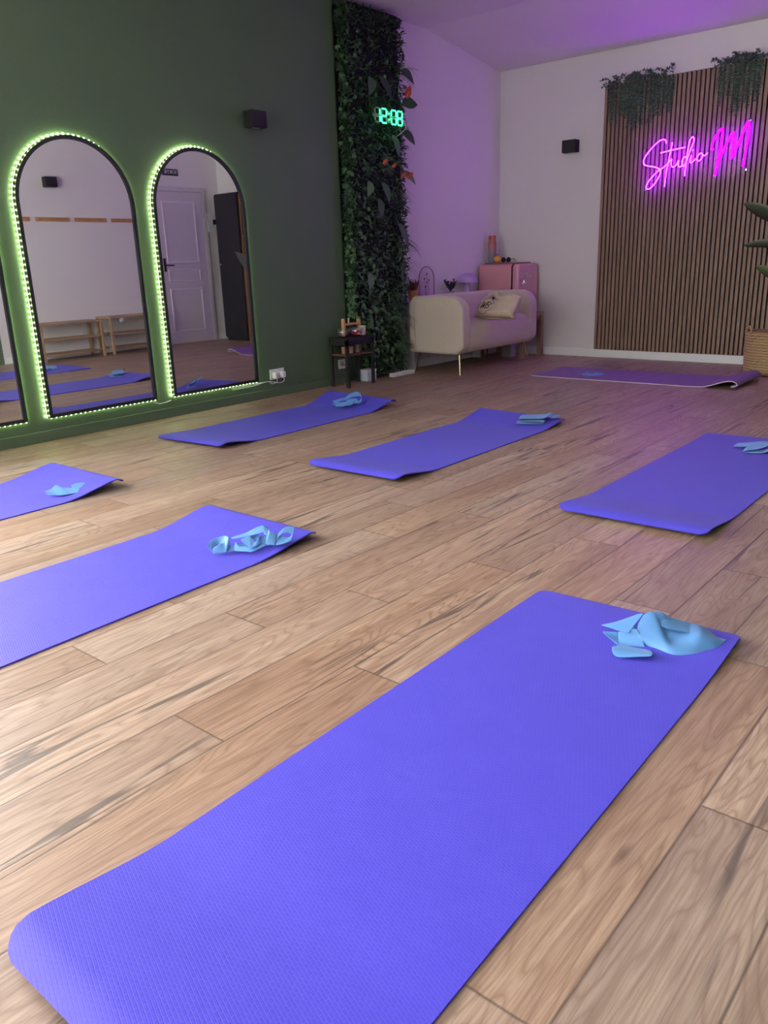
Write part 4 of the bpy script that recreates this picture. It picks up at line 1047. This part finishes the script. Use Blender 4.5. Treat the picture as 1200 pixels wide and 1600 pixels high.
# ------------------------------------------------------------------ basket with a tall plant at the right edge
def basket():
    c0 = Vector((-1.845, 7.20, 0)); R = .235; H = .345
    r = thing('potted_palm', c0, 'woven straw basket holding a tall broad leaved plant at the right edge', 'plant')
    m = bpy.data.materials.new('woven_seagrass'); t = NT(m); tc = t.n('ShaderNodeTexCoord')
    wv = t.n('ShaderNodeTexWave', {'Vector': tc.outputs['Object'], 'Scale': 14, 'Distortion': 2.5, 'Detail': 2, 'Detail Scale': 3}, bands_direction='Z')
    nz = t.n('ShaderNodeTexNoise', {'Vector': tc.outputs['Object'], 'Scale': 70, 'Detail': 3})
    col = t.ramp(t.math('ADD', t.math('MULTIPLY', wv.outputs[1], .5), t.math('MULTIPLY', nz.outputs[0], .5)), [(.25, lin('#8f7656')), (.75, lin('#bd9f74'))])
    bp = t.n('ShaderNodeBump', {'Strength': .8, 'Distance': .006, 'Height': wv.outputs[1]})
    t.out(t.n('ShaderNodeBsdfPrincipled', {'Base Color': col, 'Roughness': .85, 'Normal': bp}))
    b = MB(); prof = [(0, .002), (R*.93, .002)]; n = 18
    for k in range(n+1):
        z = .004 + (H-.008)*k/n; prof += [(R*(.95+.05*k/n) + .0045*math.sin(k*PI), z), (R*(.95+.05*k/n)+.005, z+(H/n)*.5)]
    prof = [p for p in prof if p[1] <= H] + [(R, H), (R-.014, H), (R-.02, .06), (0, .06)]
    b.lathe(prof, c0, 40); b.build('basket_body', m, r, smooth=True)
    for a in (math.radians(222), math.radians(42)):
        p = c0 + Vector((math.cos(a), math.sin(a), 0))*(R-.004); tg = Vector((-math.sin(a), math.cos(a), 0))
        b = MB(); b.tube([p + tg*(.05*math.cos(PI*k/12)) + Vector((0, 0, H-.015+.055*math.sin(PI*k/12))) for k in range(13)], .011, 8); b.build('basket_handle', m, r, smooth=True)
    b = MB(); b.lathe([(0, .25), (R-.025, .25), (R-.03, .245), (0, .2)], c0, 24); b.build('soil', mat('potting_soil', '#2a211c', .95, bump=.004, bscale=60), r, smooth=True)
    LP = leafmat('strelitzia_leaf', '#3c4438', '#5c6650', .4); LP2 = leafmat('fresh_strelitzia_leaf', '#4c6235', '#6f8350', .4)
    random.seed(2)
    specs = [((1162, 318), 7.06, .55, 1.06, 0), ((1162, 384), 7.05, .80, .80, 0), ((1181, 416), 7.02, .50, .56, 1)]
    for (px, py), yy, ax, az, kind in specs:
        tip = hit(px, py, 1, yy); st = Vector((tip.x+.34, yy+.06, tip.z-.16 if kind != 0 or py < 350 else tip.z-.05))
        base = c0 + Vector((.02, -.03, .25)); mid = base.lerp(st, .6) + Vector((.05, 0, .12))
        b = MB(); b.tube(crom([base, mid, st], 8), .007, 8); b.build('leaf_stalk', STEM, r, smooth=True)
        pts = crom([st, st.lerp(tip, .5) + Vector((0, 0, .035 if py > 350 and py < 400 else .0)), tip], 8); n = len(pts)
        b = MB(); b.cur = .5; vs = []
        wd = .075 if py != 384 else .045
        for i, q in enumerate(pts):
            t_ = i/(n-1); w_ = wd*(math.sin(PI*min(1, .08+.92*t_)))**.75 if i < n-1 else .001
            dr = (pts[min(i+1, n-1)]-pts[max(i-1, 0)]).normalized(); s_ = dr.cross(Vector((0, 1, 0))).normalized()
            s_ = (s_ + Vector((0, .9, 0))).normalized()
            vs += [q - s_*w_ + Vector((0, -.01, 0))*w_, q, q + s_*w_]
        b.add(vs, [f for i in range(n-1) for f in ((3*i, 3*i+1, 3*i+4, 3*i+3), (3*i+1, 3*i+2, 3*i+5, 3*i+4))])
        b.build('leaf_blade', LP2 if kind else LP, r, smooth=True, solid=.001)
    for (dx, dy, dz, ln) in ((.35, -.2, 1.25, .42), (.15, .1, 1.5, .45), (.5, .05, 1.0, .4), (.0, -.15, 1.35, .4)):
        base = c0 + Vector((.02, 0, .25)); st = c0 + Vector((.14+dx*.55, dy, dz*.62+.1)); d = Vector((dx, dy, .55)).normalized()
        b = MB(); b.tube(crom([base, base.lerp(st, .6) + Vector((.0, 0, .1)), st], 8), .008, 8); b.build('leaf_stalk', STEM, r, smooth=True)
        b = MB(); leaf(b, st, d, (0, -.6, 1), ln, .15, .3, 9); b.build('leaf_blade', LP, r, smooth=True)
basket()

# ------------------------------------------------------------------ the side of the room seen in the mirrors
# panelled door
DW = mat('white_door_paint', '#cbc5cb', .45, vary=.02); DM = mat('white_door_moulding', '#dad6dc', .45, vary=.02)
def door():
    y0, y1, z1 = 6.60, 7.335, 1.95; x = XR
    r = MB().box((x-.022, y0, .008), (x-.002, y1, z1)).build('door_1', DW, bevel=.002); struct(r)
    b = MB()
    for (a0, a1, c0, c1) in ((6.68, 7.21, 1.06, 1.83), (6.68, 7.21, .82, .98), (6.68, 7.21, .16, .73)):
        w_ = .022
        b.box((x-.034, a0, c0), (x-.021, a1, c0+w_)); b.box((x-.034, a0, c1-w_), (x-.021, a1, c1)); b.box((x-.034, a0, c0+w_), (x-.021, a0+w_, c1-w_)); b.box((x-.034, a1-w_, c0+w_), (x-.021, a1, c1-w_))
    b.build('panel_moulding', DM, r, bevel=.004)
    b = MB(); b.box((x-.028, y0+.02, .95), (x-.021, y0+.055, 1.12)); b.tube([(x-.028, y0+.04, 1.03), (x-.07, y0+.04, 1.03), (x-.072, y0+.15, 1.028)], .008, 8); b.build('door_handle', BLACK, r, smooth=True, auto=.6)
    b = MB(); b.box((x-.03, y0-.06, 0), (x, y0-.004, z1+.06)); b.box((x-.03, y1+.004, 0), (x, y1+.06, z1+.06)); b.box((x-.03, y0-.004, z1+.004), (x, y1+.004, z1+.06)); struct(b.build('trim_1', DW, bevel=.003))
    b = MB(); b.box((x-.035, y0, 0), (x+.0, y1, .008)); struct(b.build('trim_2', LW))
door()
# exit sign
r = thing('exit_sign', (XR, 6.88, 2.15), 'dark exit sign above the white door, seen in the right mirror', 'sign')
MB().box((XR-.018, 6.76, 2.145), (XR, 7.0, 2.225)).build('sign_plate', mat('dark_sign', '#22282a', .5), r, bevel=.003)
cu = bpy.data.curves.new('t', 'FONT'); cu.body = 'SORTIE'; cu.size = .062; cu.extrude = .001; cu.align_x = 'CENTER'; cu.align_y = 'CENTER'
to = bpy.data.objects.new('t', cu); C.objects.link(to); me = bpy.data.meshes.new_from_object(to.evaluated_get(bpy.context.evaluated_depsgraph_get())); bpy.data.objects.remove(to)
me.transform(Matrix.Translation(Vector((XR-.019, 6.88, 2.185)) - r.location) @ Matrix(((0, 0, -1, 0), (-1, 0, 0, 0), (0, 1, 0, 0), (0, 0, 0, 1))))
me.materials.clear(); me.materials.append(WPLAST); o = bpy.data.objects.new('sign_lettering', me); C.objects.link(o); o.parent = r
# intercom
r = thing('intercom', (XR, 7.455, 1.44), 'white wall intercom handset beside the white door', 'intercom')
MB().box((XR-.03, 7.405, 1.45), (XR+.001, 7.495, 1.685)).build('handset_body', WPLAST, r, bevel=.006)
MB().box((XR-.02, 7.51, 1.55), (XR, 7.575, 1.615)).build('keypad', BLACK, r, bevel=.004)
# coat rails
RW = wood('light_pine_rail', '#a8794f', '#c0925f', 1, .5)
for i, (a, b_) in enumerate(((4.46, 4.88), (4.95, 5.37), (5.44, 5.86), (5.93, 6.35))):
    r = thing('coat_rail', (XR, (a+b_)/2, 1.58), ('wooden coat rail furthest left, cut by the mirror frame', 'wooden coat rail under the reflected black wall lamp', 'wooden coat rail third from the left in the mirror', 'wooden coat rail nearest the white door')[i], 'coat rail', 'coat rails on the white wall')
    MB().box((XR-.018, a, 1.56), (XR, b_, 1.605)).build('rail_board', RW, r, bevel=.003)
    for k in range(5):
        y = a+.04+(b_-a-.08)*k/4; MB().tube([(XR-.015, y, 1.582), (XR-.055, y, 1.592), (XR-.06, y, 1.594)], [.007, .006, .010], 8).build('peg', RW, r, smooth=True, auto=.7)
# shoe benches
BW = wood('bamboo', '#93795a', '#ab9070', 1, .5)
for (a, b_, zt, lab) in ((4.62, 5.42, .43, 'light wooden two shelf shoe bench at the left in the mirror'), (5.52, 6.36, .45, 'light wooden two shelf shoe bench towards the door, with a white tag')):
    r = thing('shoe_bench', (XR-.20, (a+b_)/2, 0), lab, 'bench', 'shoe benches along the white wall')
    x0, x1 = XR-.35, XR-.03
    MB().box((x0, a, zt-.022), (x1, b_, zt)).build('bench_top', BW, r, bevel=.004)
    for z in (.235, .065):
        s = MB()
        for k in range(5): 
            xx = x0+.015+(x1-x0-.06)*k/4; s.box((xx, a+.02, z), (xx+.035, b_-.02, z+.014))
        s.build('slatted_shelf', BW, r)
    for lx in (x0+.002, x1-.03):
        for ly in (a, b_-.03): MB().box((lx, ly, 0), (lx+.028, ly+.03, zt-.022)).build('leg', BW, r, bevel=.002)
    if 'tag' in lab: MB().box((x0-.002, a+.13, zt-.06), (x0+.001, a+.19, zt-.022)).build('paper_tag', WPLAST, r)
# black cupboard and open wooden cupboard on the back wall
r = thing('black_cupboard', (-.53, 7.52, 0), 'tall narrow black cupboard in the far corner, seen in the right mirror', 'cupboard')
MB().box((-.76, 7.42, .03), (-.30, YB-.018, 1.92)).build('carcass', mat('black_laminate', '#17181c', .5), r, bevel=.003)
MB().box((-.757, 7.402, .05), (-.303, 7.419, 1.91)).build('door', mat('black_laminate_door', '#1a1b20', .45), r, bevel=.002)
b = MB(); b.ball((-.35, 7.39, 1.02), .014, 12, 8); b.build('knob', CHROME, r, smooth=True)
b = MB(); b.box((-.74, 7.43, 0), (-.32, 7.6, .03)); b.build('plinth', BLACK, r)
BR = wood('brown_cupboard_wood', '#7a5238', '#94684a', 2, .5)
r = thing('bookcase', (-.98, 7.52, 0), 'brown wooden bookcase next to the black cupboard, seen in the right mirror', 'bookcase')
b = MB(); b.box((-1.17, 7.43, 0), (-1.145, YB-.018, 1.90)); b.box((-.795, 7.43, 0), (-.77, YB-.018, 1.90)); b.box((-1.145, 7.62, .02), (-.795, YB-.018, 1.88)); b.box((-1.145, 7.43, 1.76), (-.795, YB-.018, 1.90)); b.box((-1.145, 7.43, 0), (-.795, 7.62, .04)); b.build('carcass', BR, r)
for z in (1.36, .92): MB().box((-1.145, 7.435, z), (-.795, 7.62, z+.025)).build('shelf', BR, r)
MB().box((-1.142, 7.432, .045), (-.798, 7.448, .915)).build('door', BR, r, bevel=.002)
for i, (xx, z, h, cc, lab) in enumerate(((-.87, 1.386, .34, '#4b4a9c', 'violet box file on the upper shelf of the bookcase'), (-1.02, 1.386, .30, '#5a5fb4', 'pale blue box file on the upper shelf of the bookcase'), (-.87, .946, .36, '#3f6f9c', 'blue box file on the lower shelf of the bookcase'), (-1.02, .946, .32, '#4c86ab', 'light blue box file on the lower shelf of the bookcase'))):
    r = thing('box_file', (xx, 7.53, z), lab, 'box file', 'box files in the bookcase')
    MB().box((xx-.05, 7.46, z), (xx+.05, 7.61, z+h)).build('file_body', mat('file_colour', cc, .5), r, bevel=.003)
    MB().box((xx+.051, 7.455, z), (xx+.058, 7.61, z+h)).build('white_edge', WPLAST, r)

# ------------------------------------------------------------------ light
sc = bpy.context.scene
wd = bpy.data.worlds.new('daylight'); sc.world = wd; wd.use_nodes = True
t = wd.node_tree; bg = t.nodes['Background']
sky = t.nodes.new('ShaderNodeTexSky'); sky.sky_type = 'HOSEK_WILKIE'; sky.turbidity = 6; sky.ground_albedo = .5
sky.sun_direction = (-.5, .6, .62)
mx = t.nodes.new('ShaderNodeMix'); mx.data_type = 'RGBA'; mx.inputs[0].default_value = .75
mx.inputs[7].default_value = (1.0, .99, .93, 1)
t.links.new(sky.outputs[0], mx.inputs[6]); t.links.new(mx.outputs[2], bg.inputs[0])
tc = t.nodes.new('ShaderNodeTexCoord'); sp = t.nodes.new('ShaderNodeSeparateXYZ'); t.links.new(tc.outputs['Generated'], sp.inputs[0])
mr = t.nodes.new('ShaderNodeMapRange'); mr.interpolation_type = 'SMOOTHSTEP'      # sky boost added towards the left, for stronger window light and floor glare
mr.inputs[1].default_value = -.2; mr.inputs[2].default_value = .9; mr.inputs[3].default_value = 7.0; mr.inputs[4].default_value = 23
mn = t.nodes.new('ShaderNodeMath'); mn.operation = 'MULTIPLY'; mn.inputs[1].default_value = -1
t.links.new(sp.outputs[0], mn.inputs[0]); t.links.new(mn.outputs[0], mr.inputs[0]); t.links.new(mr.outputs[0], bg.inputs[1])
sc.view_settings.view_transform = 'Standard'; sc.view_settings.look = 'None'; sc.view_settings.gamma = 1
sc.view_settings.use_curve_mapping = False
sc.view_settings.exposure = 0.12
cy = sc.cycles
cy.max_bounces = 8; cy.diffuse_bounces = 5; cy.glossy_bounces = 4; cy.transparent_max_bounces = 10
cy.sample_clamp_indirect = 6; cy.caustics_reflective = False; cy.caustics_refractive = False
cy.use_denoising = True
